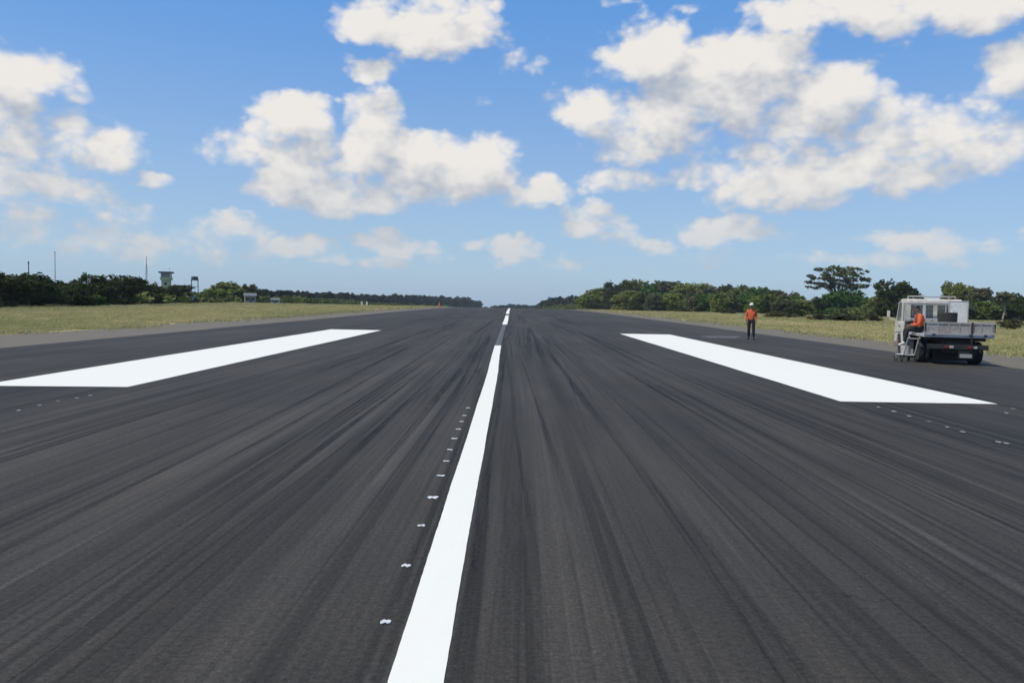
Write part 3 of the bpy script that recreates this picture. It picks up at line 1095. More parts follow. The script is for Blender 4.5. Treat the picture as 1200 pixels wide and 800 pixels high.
# left: dark scrub row near the runway, measured off the photograph as (x, top y, distance, width)
LEFT = [
    ('tree', 'scrub0', 6, 314, 80, 74, 'dark tree at the left frame edge, tallest of its thicket'),
    ('tree', 'scrub1', 46, 319, 86, 60, 'dark rounded tree behind the pale bare pole in the thicket'),
    ('tree', 'scrub2', 72, 328, 92, 48, 'low dark tree at the foot of the tall thin pole'),
    ('shrub', 'scrub0', 92, 332, 90, 36, 'low dark shrub filling the dip between two taller thickets'),
    ('tree', 'scrub1', 118, 319, 104, 46, 'dark tree at the left end of the middle thicket'),
    ('shrub', 'bright', 114, 345, 93, 22, 'small bright green shrub at the foot of the middle thicket'),
    ('tree', 'scrub2', 146, 322, 112, 52, 'broad dark tree in the centre of the middle thicket'),
    ('tree', 'scrub0', 172, 329, 126, 40, 'dark tree under the lattice mast'),
    ('tree', 'scrub1', 186, 333, 142, 34, 'dark tree hiding the foot of the control tower'),
    ('tree', 'olive0', 213, 333, 150, 28, 'small loose tree between the control tower and the water tank'),
    ('tree', 'broad1', 247, 338, 190, 34, 'low green tree just past the water tank stand'),
    ('tree', 'broad0', 266, 329, 210, 34, 'bright topped tree past the water tank, taller than its neighbours'),
    ('tree', 'scrub2', 288, 332, 215, 26, 'dark tree beside the grey shed'),
]
for (nm, k, x, ty, d, w, lab) in LEFT:
    plant(nm, k, x, ty, d, w, lab, nm, 'trees and shrubs along the left of the field')
for i in range(26):   # filling scrub behind
    x = -40 + i * 10.4 + random.uniform(-3, 3)
    d = 92 + max(0, x) * 0.42 + random.uniform(4, 16)
    ty = np.interp(x, [-40, 0, 50, 80, 100, 120, 160, 190, 230, 260, 290], [318, 322, 328, 336, 337, 331, 333, 341, 343, 341, 341])
    plant('shrub', 'scrub%d' % (i % 3), x, ty + random.uniform(-2, 3), d, random.uniform(34, 48), 'dark shrub in the dense scrub behind the left field', 'shrub', 'dense scrub behind the left field')
for i in range(11):
    x = -30 + i * 21 + random.uniform(-6, 6)
    d = 74 + max(0, x) * 0.42
    plant('low_bush', ['dry', 'scrub1', 'dry', 'olive1'][i % 4], x, at_depth(0, 0, 1).z * 0 + np.interp(x, [-30, 0, 100, 200], [350, 350, 351, 349]) + random.uniform(-2, 4), d, random.uniform(18, 34),
          'low bush along the foot of the dark scrub on the left', 'bush', 'low bushes at the foot of the left scrub')

# far left wood that runs towards the end of the runway
for i in range(44):
    f = i / 43
    x = 296 + f * 262 + random.uniform(-2, 2)
    d = 235 + f ** 1.4 * 760 + random.uniform(0, 40)
    ty = np.interp(x, [296, 320, 360, 420, 470, 520, 545, 560], [337, 340, 341.5, 343.5, 344.5, 346.5, 348.5, 353]) + random.uniform(-1.4, 1.4)
    plant('tree', 'far%d' % (i % 4), x, ty, d, random.uniform(16, 24), 'dark tree in the long even tree line left of the runway', 'tree', 'long tree line left of the runway')
# low trees at the far end
for i in range(17):
    x = 582 + i * 5.2 + random.uniform(-1, 1)
    ty = np.interp(x, [580, 600, 618, 640, 660], [357.5, 356, 357.5, 355, 352]) + random.uniform(-1, 1)
    plant('tree', 'far%d' % (i % 4), x, ty, 960 + random.uniform(-50, 60), random.uniform(11, 15), 'small distant tree beyond the far end of the runway', 'tree', 'distant trees beyond the far end')

# right wood
for i in range(9):
    x = 640 + i * 6.5 + random.uniform(-1, 1)
    ty = np.interp(x, [638, 650, 690], [351, 347, 345]) + random.uniform(-1, 1.5)
    plant('tree', 'far%d' % (i % 4), x, ty, 640 - i * 18, random.uniform(16, 22), 'greyish tree in the low stretch of the right wood', 'tree', 'low stretch of the right wood')
RIGHT = [(700, 338, 34), (716, 333, 36), (733, 328, 38), (750, 326, 40), (768, 331, 34), (784, 327, 38), (802, 329, 38), (820, 331, 38), (838, 332, 38), (856, 333, 36), (876, 334, 34), (893, 333, 34), (909, 337, 30)]
for i, (x, ty, w) in enumerate(RIGHT):
    plant('tree', ['broad0', 'olive1', 'scrub2', 'broad2', 'bright', 'olive0', 'broad3'][i % 7], x, ty + random.uniform(-2, 2.5), 380 - i * 8 + random.uniform(-12, 12), w * 1.1,
          'full green tree in the tall wood right of the runway', 'tree', 'tall wood right of the runway')
for i in range(30):
    x = 690 + i * 8.6
    ty = np.interp(x, [690, 740, 850, 925, 950], [346, 341, 342, 347, 350]) + random.uniform(-2, 2)
    plant('shrub', ['broad1', 'scrub0', 'dry', 'olive1', 'bright', 'broad3'][i % 6], x, ty, 340 - i * 6 + random.uniform(-20, 40), random.uniform(22, 32),
          'green shrub in the undergrowth of the right wood', 'shrub', 'undergrowth of the right wood')
def undergrowth(pts, n, label, seed):
    r = np.random.default_rng(seed)
    cs = []
    for _ in range(n):
        f = r.random() * (len(pts) - 1)
        i = int(f)
        a, b_, u = pts[i], pts[i + 1], f - int(f)
        x, y, h = (a[k] + (b_[k] - a[k]) * u for k in range(3))
        y += r.normal(0, 7)
        x += r.normal(0, 3)
        hh = h * (0.75 + 0.5 * fnoise(x * 0.13, y * 0.05, seed))
        cs.append((x, y, zf(y) - 0.2 + hh * r.random() ** 0.7))
    me = leaf_mesh('undergrowth', cs, 16, 1.1, 0.62, seed)
    o = link_mesh('undergrowth', me, M['leaf_under'])
    tag(o, label, 'undergrowth', None, 'stuff')


def seen_at(px, d):
    return (at_depth(px, 355, d).x, d)


M['leaf_under'] = m_leaf('leaf_undergrowth', (0.045, 0.062, 0.016), (0.20, 0.215, 0.055))
undergrowth([(*seen_at(640, 560), 5.0), (*seen_at(700, 400), 3.6), (*seen_at(800, 345), 3.0), (*seen_at(880, 300), 2.6), (*seen_at(940, 255), 2.4), (*seen_at(1000, 230), 2.2), (*seen_at(1050, 190), 2.0), (*seen_at(1120, 185), 2.0), (*seen_at(1230, 180), 2.0)], 2600, 'tangle of low undergrowth along the foot of the right wood', 5)
undergrowth([(*seen_at(-60, 92), 1.6), (*seen_at(60, 104), 1.6), (*seen_at(140, 128), 1.6), (*seen_at(220, 185), 1.7), (*seen_at(300, 240), 2.4), (*seen_at(420, 480), 4.0), (*seen_at(540, 900), 6.0)], 2200, 'tangle of low undergrowth along the foot of the left scrub', 6)
SING = [
    ('umbrella_tree', 'umbrella', 985, 310.5, 250, 80, 'wide flat topped umbrella tree standing above the bushes', 'tree'),
    ('tree', 'bright', 986, 339, 225, 46, 'bright green bushy tree right under the umbrella tree', 'tree'),
    ('shrub', 'scrub2', 968, 347, 228, 30, 'dark shrub at the left foot of the umbrella tree', 'shrub'),
    ('shrub', 'bright', 1012, 347, 222, 30, 'light green shrub between the umbrella tree and the dark round tree', 'shrub'),
    ('shrub', 'broad2', 1032, 346, 215, 28, 'mid green shrub touching the dark round tree', 'shrub'),
    ('tree', 'olive1', 930, 340, 290, 26, 'grey green sparse tree left of the umbrella tree', 'tree'),
    ('shrub', 'olive0', 948, 351, 240, 26, 'small dull shrub in the gap left of the umbrella tree', 'shrub'),
    ('tree', 'scrub1', 1056, 326.5, 170, 46, 'dark round tree directly behind the truck cab', 'tree'),
    ('tree', 'broad3', 1123, 328, 180, 30, 'leafy tree rising over the truck tray', 'tree'),
    ('tree', 'olive0', 1150, 336, 175, 28, 'sparse tree between the leafy tree and the slender pale trunk', 'tree'),
    ('slender_tree', 'thin', 1177, 341, 150, 28, 'slender tree with a pale bare trunk and thin crown', 'tree'),
    ('tree', 'scrub2', 1197, 345, 160, 30, 'dark tree at the right frame edge', 'tree'),
]
for (nm, k, x, ty, d, w, lab, cat) in SING:
    plant(nm, k, x, ty, d, w, lab, cat, None, 0.0 if k == 'umbrella' else None)
for i in range(17):
    x = 1040 + i * 12.5
    plant('shrub', ['scrub0', 'broad1', 'scrub1', 'olive1'][i % 4], x, np.interp(x, [1040, 1090, 1160, 1240], [348, 350, 350, 350]) + random.uniform(-3, 3), 165 + random.uniform(-8, 22), random.uniform(24, 36),
          'dark shrub in the thicket behind the truck', 'shrub', 'thicket behind the truck')
for (x, ty, d, w, k) in [(912, 364, 118, 36, 'dry'), (932, 362, 132, 24, 'scrub1'), (962, 366.5, 104, 30, 'dry'), (990, 367, 104, 34, 'olive1'), (1022, 366, 100, 26, 'dry'), (852, 361, 170, 22, 'dry'), (1185, 372, 74, 30, 'dry')]:
    p = at_depth(x, ty, d)
    lab = {912: 'low olive bush in the grass right of the standing person', 932: 'dark low bush in the grass behind the olive bush', 962: 'low dry bush below the left of the umbrella tree', 990: 'wide dry bush below the umbrella tree',
           1022: 'low dry bush halfway from the umbrella tree to the truck', 852: 'small dry bush just left of the standing person', 1185: 'small dry bush in the grass past the truck'}[x]
    plant('low_bush', k, x, ty, d, w, lab, 'bush', 'low bushes in the right hand grass')

# ------------------------------------------------------------------ buildings and masts behind the left trees
M['tower_wall'] = paint('tower_wall_pale_green', (0.42, 0.43, 0.26), 0.8, var=0.1, scale=0.8, dirt=(0.25, 0.22, 0.13), dirt_amt=0.35)
M['dark_roof'] = paint('tower_roof_dark', (0.05, 0.055, 0.06), 0.6, var=0.2)
M['tower_glass'] = paint('tower_glass', (0.10, 0.14, 0.15), 0.08, var=0.1, spec=0.8)
M['steel_grey'] = paint('weathered_steel', (0.12, 0.13, 0.15), 0.55, 0.3, 0.2)
M['pole_grey'] = paint('pole_grey', (0.16, 0.16, 0.17), 0.6, 0.2, 0.15)
M['pole_wood'] = paint('bleached_pole', (0.36, 0.30, 0.22), 0.85, var=0.2)
M['wall_white'] = paint('whitewash', (0.72, 0.71, 0.66), 0.85, var=0.08, scale=1.2, dirt=(0.40, 0.36, 0.28), dirt_amt=0.35)
M['roof_grey'] = paint('sheet_roof_grey', (0.19, 0.19, 0.19), 0.5, 0.2, 0.12, dirt=(0.2, 0.15, 0.1), dirt_amt=0.3)
M['wall_tan'] = paint('wall_tan', (0.40, 0.34, 0.24), 0.85, var=0.1, scale=1.0)
M['black_hole'] = paint('window_dark', (0.02, 0.022, 0.025), 0.2)


def ground_at(px, depth):
    p = at_depth(px, 350, depth)
    return Vector((p.x, depth, zf(depth) - 0.1))


# control tower
D = 270
b0 = ground_at(195, D)
s = D / F_PX
zt = at_depth(195, 318.0, D).z - b0.z
tw = empty('control_tower', b0, 0.25)
tag(tw, 'small pale green control tower with a dark flat roof above the trees', 'tower')
bm = bmesh.new()
box(bm, -1.35, 1.35, -1.35, 1.35, 0, zt - 3.0, 0.05)
obj('shaft', bm, M['tower_wall'], tw)
bm = bmesh.new()
box(bm, -1.75, 1.75, -1.75, 1.75, zt - 3.0, zt - 2.0, 0.04)
obj('parapet', bm, M['tower_wall'], tw)
bm = bmesh.new()
for sx in (-1, 1):
    for sy in (-1, 1):
        box(bm, sx * 1.42 - 0.09, sx * 1.42 + 0.09, sy * 1.42 - 0.09, sy * 1.42 + 0.09, zt - 2.0, zt - 0.62)
cf = obj('cab_frame', bm, M['tower_wall'], tw)
bm = bmesh.new()
box(bm, -1.38, 1.38, -1.38, 1.38, zt - 1.998, zt - 0.622)
obj('cab_glass', bm, M['tower_glass'], tw)
bm = bmesh.new()
box(bm, -2.15, 2.15, -2.15, 2.15, zt - 0.62, zt - 0.1, 0.06)
obj('roof', bm, M['dark_roof'], tw)
bm = bmesh.new()
box(bm, -0.45, 0.45, -1.40, -1.352, 0, 2.0)
obj('door', bm, M['steel_grey'], tw)
for z in (3.2, 5.4):
    if z < zt - 4:
        bm = bmesh.new()
        box(bm, -0.4, 0.4, -1.40, -1.352, z, z + 0.9)
        obj('window', bm, M['black_hole'], tw)
bm = bmesh.new()
tube(bm, [(0.9, 0.6, zt - 0.1), (0.9, 0.6, zt + 1.6)], 0.04, 6)
obj('aerial', bm, M['pole_grey'], tw)

# water tank on a steel stand
D = 235
b0 = ground_at(228.3, D)
zt = at_depth(228.3, 324, D).z - b0.z
wt = empty('water_tank_stand', b0, 0.35)
tag(wt, 'dark water tank on a tall four legged steel stand', 'water tank')
hw = 0.95
for sx in (-1, 1):
    for sy in (-1, 1):
        bm = bmesh.new()
        tube(bm, [(sx * hw * 1.1, sy * hw * 1.1, 0), (sx * hw * 0.92, sy * hw * 0.92, zt - 1.15)], 0.11, 6)
        obj('leg', bm, M['steel_grey'], wt)
bm = bmesh.new()
for z in (zt * 0.3, zt * 0.6):
    for a, b in (((-1, -1), (1, -1)), ((1, -1), (1, 1)), ((1, 1), (-1, 1)), ((-1, 1), (-1, -1))):
        tube(bm, [(a[0] * hw, a[1] * hw, z), (b[0] * hw, b[1] * hw, z)], 0.05, 5)
obj('brace', bm, M['steel_grey'], wt)
bm = bmesh.new()
box(bm, -1.15, 1.15, -1.15, 1.15, zt - 1.15, zt - 1.0)
obj('platform', bm, M['steel_grey'], wt)
bm = bmesh.new()
bmesh.ops.create_cone(bm, cap_ends=True, segments=24, radius1=0.98, radius2=0.98, depth=0.9, matrix=Matrix.Translation((0, 0, zt - 0.55)))
bmesh.ops.create_cone(bm, cap_ends=True, segments=24, radius1=1.0, radius2=0.2, depth=0.16, matrix=Matrix.Translation((0, 0, zt - 0.015)))
obj('tank', bm, M['dark_roof'], wt)

# lattice mast
D = 240
b0 = ground_at(171.8, D)
zt = at_depth(171.8, 300, D).z - b0.z
ms = empty('lattice_mast', b0, 0.1)
tag(ms, 'thin dark lattice mast rising above the trees beside the control tower', 'mast')
bm = bmesh.new()
cs = [Vector((0.30 * math.cos(a), 0.30 * math.sin(a), 0)) for a in (0.5, 2.6, 4.7)]
for c in cs:
    tube(bm, [c * 1.2, c * 0.55 + Vector((0, 0, zt * 0.8))], 0.045, 5)
nz = 16
for k in range(nz):
    f0, f1 = k / nz, (k + 1) / nz
    for i in range(3):
        a = cs[i] * (1.2 - 0.65 * f0) + Vector((0, 0, zt * 0.8 * f0))
        b = cs[(i + 1) % 3] * (1.2 - 0.65 * f1) + Vector((0, 0, zt * 0.8 * f1))
        tube(bm, [a, b], 0.025, 4)
obj('lattice', bm, M['steel_grey'], ms)
bm = bmesh.new()
tube(bm, [(0, 0, zt * 0.78), (0, 0, zt)], [0.10, 0.06], 6)
obj('whip_aerial', bm, M['steel_grey'], ms)
bm = bmesh.new()
for a in (0.5, 2.6, 4.7):
    tube(bm, [(0, 0, zt * 0.72), (zt * 0.35 * math.cos(a), zt * 0.35 * math.sin(a), 0.05)], 0.012, 4)
obj('guy_wire', bm, M['steel_grey'], ms)


def pole(px, top_y, d, r, mat, label, arm=False):
    b = ground_at(px, d)
    zt = at_depth(px, top_y, d).z - b.z
    root = empty('pole', b, 0.3)
    bm = bmesh.new()
    tube(bm, [(0, 0, 0), (0, 0, zt)], [r, r * 0.6], 8)
    obj('shaft', bm, mat, root)
    bm = bmesh.new()
    if arm:
        tube(bm, [(-0.55, 0, zt - 0.5), (0.55, 0, zt - 0.5)], 0.04, 6)
        obj('crossarm', bm, mat, root)
    else:
        tube(bm, [(0, 0, zt), (0, 0, zt + 0.25)], [r * 1.0, r * 0.7], 8)
        obj('cap', bm, M['steel_grey'], root)
    tag(root, label, 'pole')


pole(65, 297, 100, 0.055, M['pole_grey'], 'tall thin dark pole standing up out of the left thicket')
pole(34, 309, 84, 0.085, M['pole_wood'], 'pale bare wooden pole in front of the left thicket')

# low buildings
def shed(px, base_y, d, wpx, hpx, wall, roofm, label, nm='shed', rot=0.2):
    b = ground_at(px, d)
    wd = wpx / F_PX * d
    ztop = at_depth(px, base_y - hpx, d).z - b.z
    root = empty(nm, b, rot)
    tag(root, label, 'building')
    dp = wd * 0.6
    ev = ztop * 0.74
    bm = bmesh.new()
    prism(bm, [(-dp / 2, 0), (dp / 2, 0), (dp / 2, ev), (0, ztop - 0.12), (-dp / 2, ev)], 'x', -wd / 2, wd / 2)
    obj('wall', bm, wall, root)
    bm = bmesh.new()
    for sg in (-1, 1):
        prism(bm, [(sg * (dp / 2 + 0.35), ev - 0.12), (0, ztop - 0.05), (0, ztop + 0.05), (sg * (dp / 2 + 0.35), ev)], 'x', -wd / 2 - 0.3, wd / 2 + 0.3)
    obj('roof', bm, roofm, root)
    for i in range(2):
        x = (-0.25 + 0.5 * i) * wd
        bm = bmesh.new()
        box(bm, x - 0.4, x + 0.4, -dp / 2 - 0.03, -dp / 2 - 0.003, ev * 0.4, ev * 0.75)
        obj('window', bm, M['black_hole'], root)
    bm = bmesh.new()
    box(bm, -0.4, 0.4, -dp / 2 - 0.04, -dp / 2 - 0.003, 0, ev * 0.72)
    obj('door', bm, M['steel_grey'], root)


shed(323, 354, 205, 8, 4.6, M['wall_white'], M['roof_grey'], 'tiny white hut at the foot of the long tree line', 'hut', 0.1)
shed(293, 353, 205, 12, 9.5, M['wall_tan'], M['roof_grey'], 'grey roofed shed past the water tank stand', 'shed', 0.4)
shed(218, 352.5, 150, 17, 5.5, M['wall_white'], M['roof_grey'], 'long low pale building below the control tower', 'low_building', 0.15)
# pale posts on the far left verge
for (x, ty, d, lab) in [(424, 351, 200, 'small white marker post on the far left verge'), (430, 351.5, 215, 'second small white marker post, just past the first')]:
    b = ground_at(x, d)
    bm = bmesh.new()
    prism(bm, [(-0.22, 0), (0.22, 0), (0.16, 1.05), (-0.16, 1.05)], 'y', -0.12, 0.12, 0.03)
    o = obj('marker_post', bm, M['wall_white'])
    o.location = b
    tag(o, lab, 'marker post', 'white marker posts on the far left verge')
M['cone_orange'] = paint('cone_orange', (0.65, 0.16, 0.03), 0.5)
b = ground_at(515, 180)
root = empty('marker_cone', (b.x, b.y, zf(180) + 0.0))
tag(root, 'orange marker cone far along the left edge of the runway', 'cone')
bm = bmesh.new()
bmesh.ops.create_cone(bm, cap_ends=True, segments=20, radius1=0.28, radius2=0.05, depth=1.1, matrix=Matrix.Translation((0, 0, 0.59)))
obj('cone_body', bm, M['cone_orange'], root)
bm = bmesh.new()
box(bm, -0.34, 0.34, -0.34, 0.34, 0, 0.05, 0.015)
obj('base', bm, M['black_hole'], root)

# ------------------------------------------------------------------ people


def skin(verts, edges, radii, sub=2, root=0):
    """A limb-jointed body surface grown round a skeleton."""
    me = bpy.data.meshes.new('tmp')
    me.from_pydata(verts, edges, [])
    o = bpy.data.objects.new('tmp', me)
    COL.objects.link(o)
    md = o.modifiers.new('s', 'SKIN')
    md.use_smooth_shade = True
    ly = me.skin_vertices[0].data if me.skin_vertices else None
    if ly is None:
        bm = bmesh.new()
        bm.from_mesh(me)
        bm.verts.layers.skin.verify()
        bm.to_mesh(me)
        bm.free()
        ly = me.skin_vertices[0].data
    for i, r in enumerate(radii):
        ly[i].radius = r if isinstance(r, tuple) else (r, r)
        ly[i].use_root = (i == root)
    sd = o.modifiers.new('d', 'SUBSURF')
    sd.levels = sub
    sd.render_levels = sub
    dg = bpy.context.evaluated_depsgraph_get()
    dg.update()
    out = bpy.data.meshes.new_from_object(o.evaluated_get(dg))
    bpy.data.objects.remove(o)
    out.polygons.foreach_set('use_smooth', [True] * len(out.polygons))
    out.materials.clear()
    return out


def join_meshes(mes, name):
    bm = bmesh.new()
    for m in mes:
        bm.from_mesh(m)
    out = bpy.data.meshes.new(name)
    bm.to_mesh(out)
    bm.free()
    out.polygons.foreach_set('use_smooth', [True] * len(out.polygons))
    return out


M['skin'] = paint('skin_brown', (0.24, 0.13, 0.08), 0.5, var=0.06, scale=20)
M['shirt_orange'] = paint('orange_work_shirt', (0.60, 0.105, 0.030), 0.75, var=0.3, scale=9, bump=0.4)
M['vest_yellow'] = paint('reflective_tape', (0.70, 0.62, 0.40), 0.35, var=0.1)
M['trousers_dark'] = paint('dark_trousers', (0.016, 0.016, 0.022), 0.85, var=0.3, scale=9, bump=0.4)
M['trousers_pale'] = paint('pale_trousers', (0.42, 0.40, 0.37), 0.85, var=0.15, scale=9, bump=0.4)
M['shoe_black'] = paint('black_boots', (0.02, 0.018, 0.016), 0.5)
M['shoe_white'] = paint('white_shoes', (0.65, 0.64, 0.62), 0.6)
M['cap_white'] = paint('white_cap', (0.62, 0.60, 0.52), 0.7)
M['hair'] = paint('black_hair', (0.012, 0.010, 0.010), 0.5, var=0.3, scale=40)
M['eye'] = paint('eye_dark', (0.015, 0.01, 0.008), 0.2)


def hand_mesh(wrist, fwd, side, out_dir):
    """Palm and five bent fingers; fwd points from wrist to fingertips, side across the palm."""
    w, f, s, n = Vector(wrist), Vector(fwd).normalized(), Vector(side).normalized(), Vector(out_dir).normalized()
    parts = []
    palm = [w, w + f * 0.045, w + f * 0.085]
    parts.append(skin([tuple(p) for p in palm], [(0, 1), (1, 2)], [(0.026, 0.022), (0.036, 0.017), (0.038, 0.014)], 1))
    for k, (off, ln) in enumerate(((-0.029, 0.068), (-0.010, 0.080), (0.010, 0.074), (0.028, 0.058))):
        b = w + f * 0.078 + s * off
        p = [b, b + f * ln * 0.45 - n * 0.006, b + f * ln * 0.78 - n * 0.02, b + f * ln * 0.98 - n * 0.038]
        parts.append(skin([tuple(q) for q in p], [(0, 1), (1, 2), (2, 3)], [0.0095, 0.009, 0.0082, 0.007], 1))
    b = w + f * 0.03 - s * 0.026
    p = [b, b - s * 0.022 + f * 0.026, b - s * 0.026 + f * 0.055 - n * 0.008, b - s * 0.022 + f * 0.078 - n * 0.016]
    parts.append(skin([tuple(q) for q in p], [(0, 1), (1, 2), (2, 3)], [0.013, 0.0115, 0.0095, 0.008], 1))
    return parts


def make_person(J, label, trousers, shoes, cap, loc, rotz):
    """J maps joint names to positions in the person's own frame (facing +Y)."""
    V = {k: Vector(v) for k, v in J.items()}
    names = ['pelvis', 'waist', 'chest', 'neck0', 'neck1', 'jaw', 'head', 'crown',
             'shL', 'elL', 'wrL', 'shR', 'elR', 'wrR', 'hipL', 'knL', 'anL', 'toeL', 'hipR', 'knR', 'anR', 'toeR']
    up = (V['neck1'] - V['chest']).normalized()
    fwd = Vector(J.get('face', (0, 1, 0))).normalized()
    V.setdefault('neck0', V['chest'] + up * 0.14)
    V['jaw'] = V['neck1'] + Vector((0, 0, 0.055)) + fwd * 0.025
    V['head'] = V['neck1'] + Vector((0, 0, 0.125)) + fwd * 0.02
    V['crown'] = V['neck1'] + Vector((0, 0, 0.19)) + fwd * 0.005
    ix = {n_: i for i, n_ in enumerate(names)}
    E = [('pelvis', 'waist'), ('waist', 'chest'), ('chest', 'neck0'), ('neck0', 'neck1'), ('neck1', 'jaw'), ('jaw', 'head'), ('head', 'crown'),
         ('chest', 'shL'), ('shL', 'elL'), ('elL', 'wrL'), ('chest', 'shR'), ('shR', 'elR'), ('elR', 'wrR'),
         ('pelvis', 'hipL'), ('hipL', 'knL'), ('knL', 'anL'), ('anL', 'toeL'), ('pelvis', 'hipR'), ('hipR', 'knR'), ('knR', 'anR'), ('anR', 'toeR')]
    RAD = {'pelvis': (0.135, 0.10), 'waist': (0.125, 0.09), 'chest': (0.15, 0.105), 'neck0': 0.062, 'neck1': 0.054, 'jaw': (0.062, 0.072), 'head': (0.076, 0.092), 'crown': (0.058, 0.07),
           'sh': 0.062, 'el': 0.042, 'wr': 0.030, 'hip': 0.088, 'kn': 0.058, 'an': 0.040, 'toe': 0.036}
    rad = [RAD.get(n_, RAD.get(n_[:-1])) for n_ in names]
    body = skin([tuple(V[n_]) for n_ in names], [(ix[a], ix[b]) for a, b in E], rad, 2, 0)
    parts = [body]
    right = fwd.cross(Vector((0, 0, 1)))
    # nose and ears
    for c, r in ((V['head'] + fwd * 0.098 + Vector((0, 0, -0.025)), 0.014), (V['head'] + right * 0.078 + Vector((0, 0, -0.015)), 0.022), (V['head'] - right * 0.078 + Vector((0, 0, -0.015)), 0.022)):
        bm = bmesh.new()
        bmesh.ops.create_uvsphere(bm, u_segments=10, v_segments=8, radius=r, matrix=Matrix.Translation(c) @ Matrix.Diagonal((1, 1, 1.5, 1)))
        m_ = bpy.data.meshes.new('t')
        bm.to_mesh(m_)
        bm.free()
        parts.append(m_)
    for sd in 'LR':
        d = (V['wr' + sd] - V['el' + sd]).normalized()
        if ('hand' + sd) in J:
            d = Vector(J['hand' + sd]).normalized()
        sgn = 1 if sd == 'R' else -1
        inw = Vector((-sgn, 0, 0))
        across = d.cross(inw).normalized() * -sgn
        if across.length < 0.1:
            across = Vector((0, -1, 0))
        parts += hand_mesh(V['wr' + sd], d, across if across.dot(Vector((0, 1, 0))) < 0 else -across, -inw)
    root = empty('person', loc, rotz)
    tag(root, label, 'person')
    link_mesh('body', join_meshes(parts, 'body'), M['skin'], root)
    # shirt: torso and sleeves
    sn = ['waist_low', 'waist', 'chest', 'collar', 'shL', 'elL', 'slL', 'shR', 'elR', 'slR']
    SV = {'waist_low': V['pelvis'] - (V['waist'] - V['pelvis']) * 0.70, 'waist': V['waist'], 'chest': V['chest'], 'collar': V['chest'] + up * 0.10}
    for sd in 'LR':
        SV['sh' + sd] = V['sh' + sd]
        SV['el' + sd] = V['el' + sd]
        SV['sl' + sd] = V['el' + sd].lerp(V['wr' + sd], 0.78)
    sr = {'waist_low': (0.176, 0.138), 'waist': (0.158, 0.118), 'chest': (0.172, 0.126), 'collar': (0.095, 0.082), 'sh': 0.079, 'el': 0.058, 'sl': 0.048}
    se = [('waist_low', 'waist'), ('waist', 'chest'), ('chest', 'collar'), ('chest', 'shL'), ('shL', 'elL'), ('elL', 'slL'), ('chest', 'shR'), ('shR', 'elR'), ('elR', 'slR')]
    sme = skin([tuple(SV[k]) for k in sn], [(sn.index(a), sn.index(b)) for a, b in se], [sr.get(k, sr.get(k[:-1])) for k in sn], 2, 0)
    link_mesh('shirt', sme, M['shirt_orange'], root)
    # trousers
    tn = ['top', 'pelvis', 'hipL', 'knL', 'cuL', 'hipR', 'knR', 'cuR']
    TV = {'top': V['pelvis'].lerp(V['waist'], 0.95), 'pelvis': V['pelvis']}
    for sd in 'LR':
        TV['hip' + sd] = V['hip' + sd]
        TV['kn' + sd] = V['kn' + sd]
        TV['cu' + sd] = V['kn' + sd].lerp(V['an' + sd], 0.93)
    tr = {'top': (0.145, 0.108), 'pelvis': (0.150, 0.115), 'hip': 0.104, 'kn': 0.076, 'cu': 0.064}
    te = [('top', 'pelvis'), ('pelvis', 'hipL'), ('hipL', 'knL'), ('knL', 'cuL'), ('pelvis', 'hipR'), ('hipR', 'knR'), ('knR', 'cuR')]
    tme = skin([tuple(TV[k]) for k in tn], [(tn.index(a), tn.index(b)) for a, b in te], [tr.get(k, tr.get(k[:-1])) for k in tn], 2, 0)
    link_mesh('trousers', tme, trousers, root)
    for sd in 'LR':
        a, b = V['an' + sd], V['toe' + sd]
        d = (b - a)
        d.z = 0
        d.normalize()
        sm = skin([tuple(a - d * 0.05 + Vector((0, 0, -0.035))), tuple(a + d * 0.03 + Vector((0, 0, -0.03))), tuple(b + Vector((0, 0, 0.0))), tuple(b + d * 0.05), tuple(a + Vector((0, 0, 0.04)))],
                  [(0, 1), (1, 2), (2, 3), (1, 4)], [0.045, 0.052, 0.047, 0.036, 0.046], 2, 1)
        link_mesh('shoe', sm, shoes, root)
    for sg in (-1, 1):
        bm = bmesh.new()
        bmesh.ops.create_uvsphere(bm, u_segments=10, v_segments=8, radius=0.011, matrix=Matrix.Translation(V['head'] + fwd * 0.086 + right * sg * 0.031))
        obj('eye', bm, M['eye'], root, True)
    # hair
    bm = bmesh.new()
    q = fwd.to_track_quat('Y', 'Z').to_matrix().to_4x4()
    bmesh.ops.create_uvsphere(bm, u_segments=20, v_segments=14, radius=1.0)
    for v in bm.verts:
        c = v.co.copy()
        z = c.z
        if c.y > 0.2:
            z = max(z, 0.28)
        z = max(z, -0.35)
        v.co = Vector((c.x * 0.088, c.y * 0.104, z * 0.108))
    bmesh.ops.transform(bm, matrix=Matrix.Translation(V['head'] + Vector((0, 0, 0.012)) - fwd * 0.012) @ q, verts=bm.verts)
    obj('hair', bm, M['hair'], root, True)
    if cap is not None:
        bm = bmesh.new()
        bmesh.ops.create_uvsphere(bm, u_segments=24, v_segments=14, radius=1.0)
        for v in bm.verts:
            c = v.co.copy()
            v.co = Vector((c.x * 0.102, c.y * 0.116, max(c.z, -0.02) * 0.125))
        bmesh.ops.transform(bm, matrix=Matrix.Translation(V['head'] + Vector((0, 0, 0.026))) @ q, verts=bm.verts)
        co_ = obj('cap', bm, cap, root, True)
        bm = bmesh.new()
        pts = [(-0.09, 0.07), (-0.075, 0.15), (-0.03, 0.185), (0.03, 0.185), (0.075, 0.15), (0.09, 0.07)]
        prism(bm, pts, 'z', 0.024, 0.034)
        bmesh.ops.transform(bm, matrix=Matrix.Translation(V['head']) @ q, verts=bm.verts)
        obj('brim', bm, cap, co_)
    return root, V


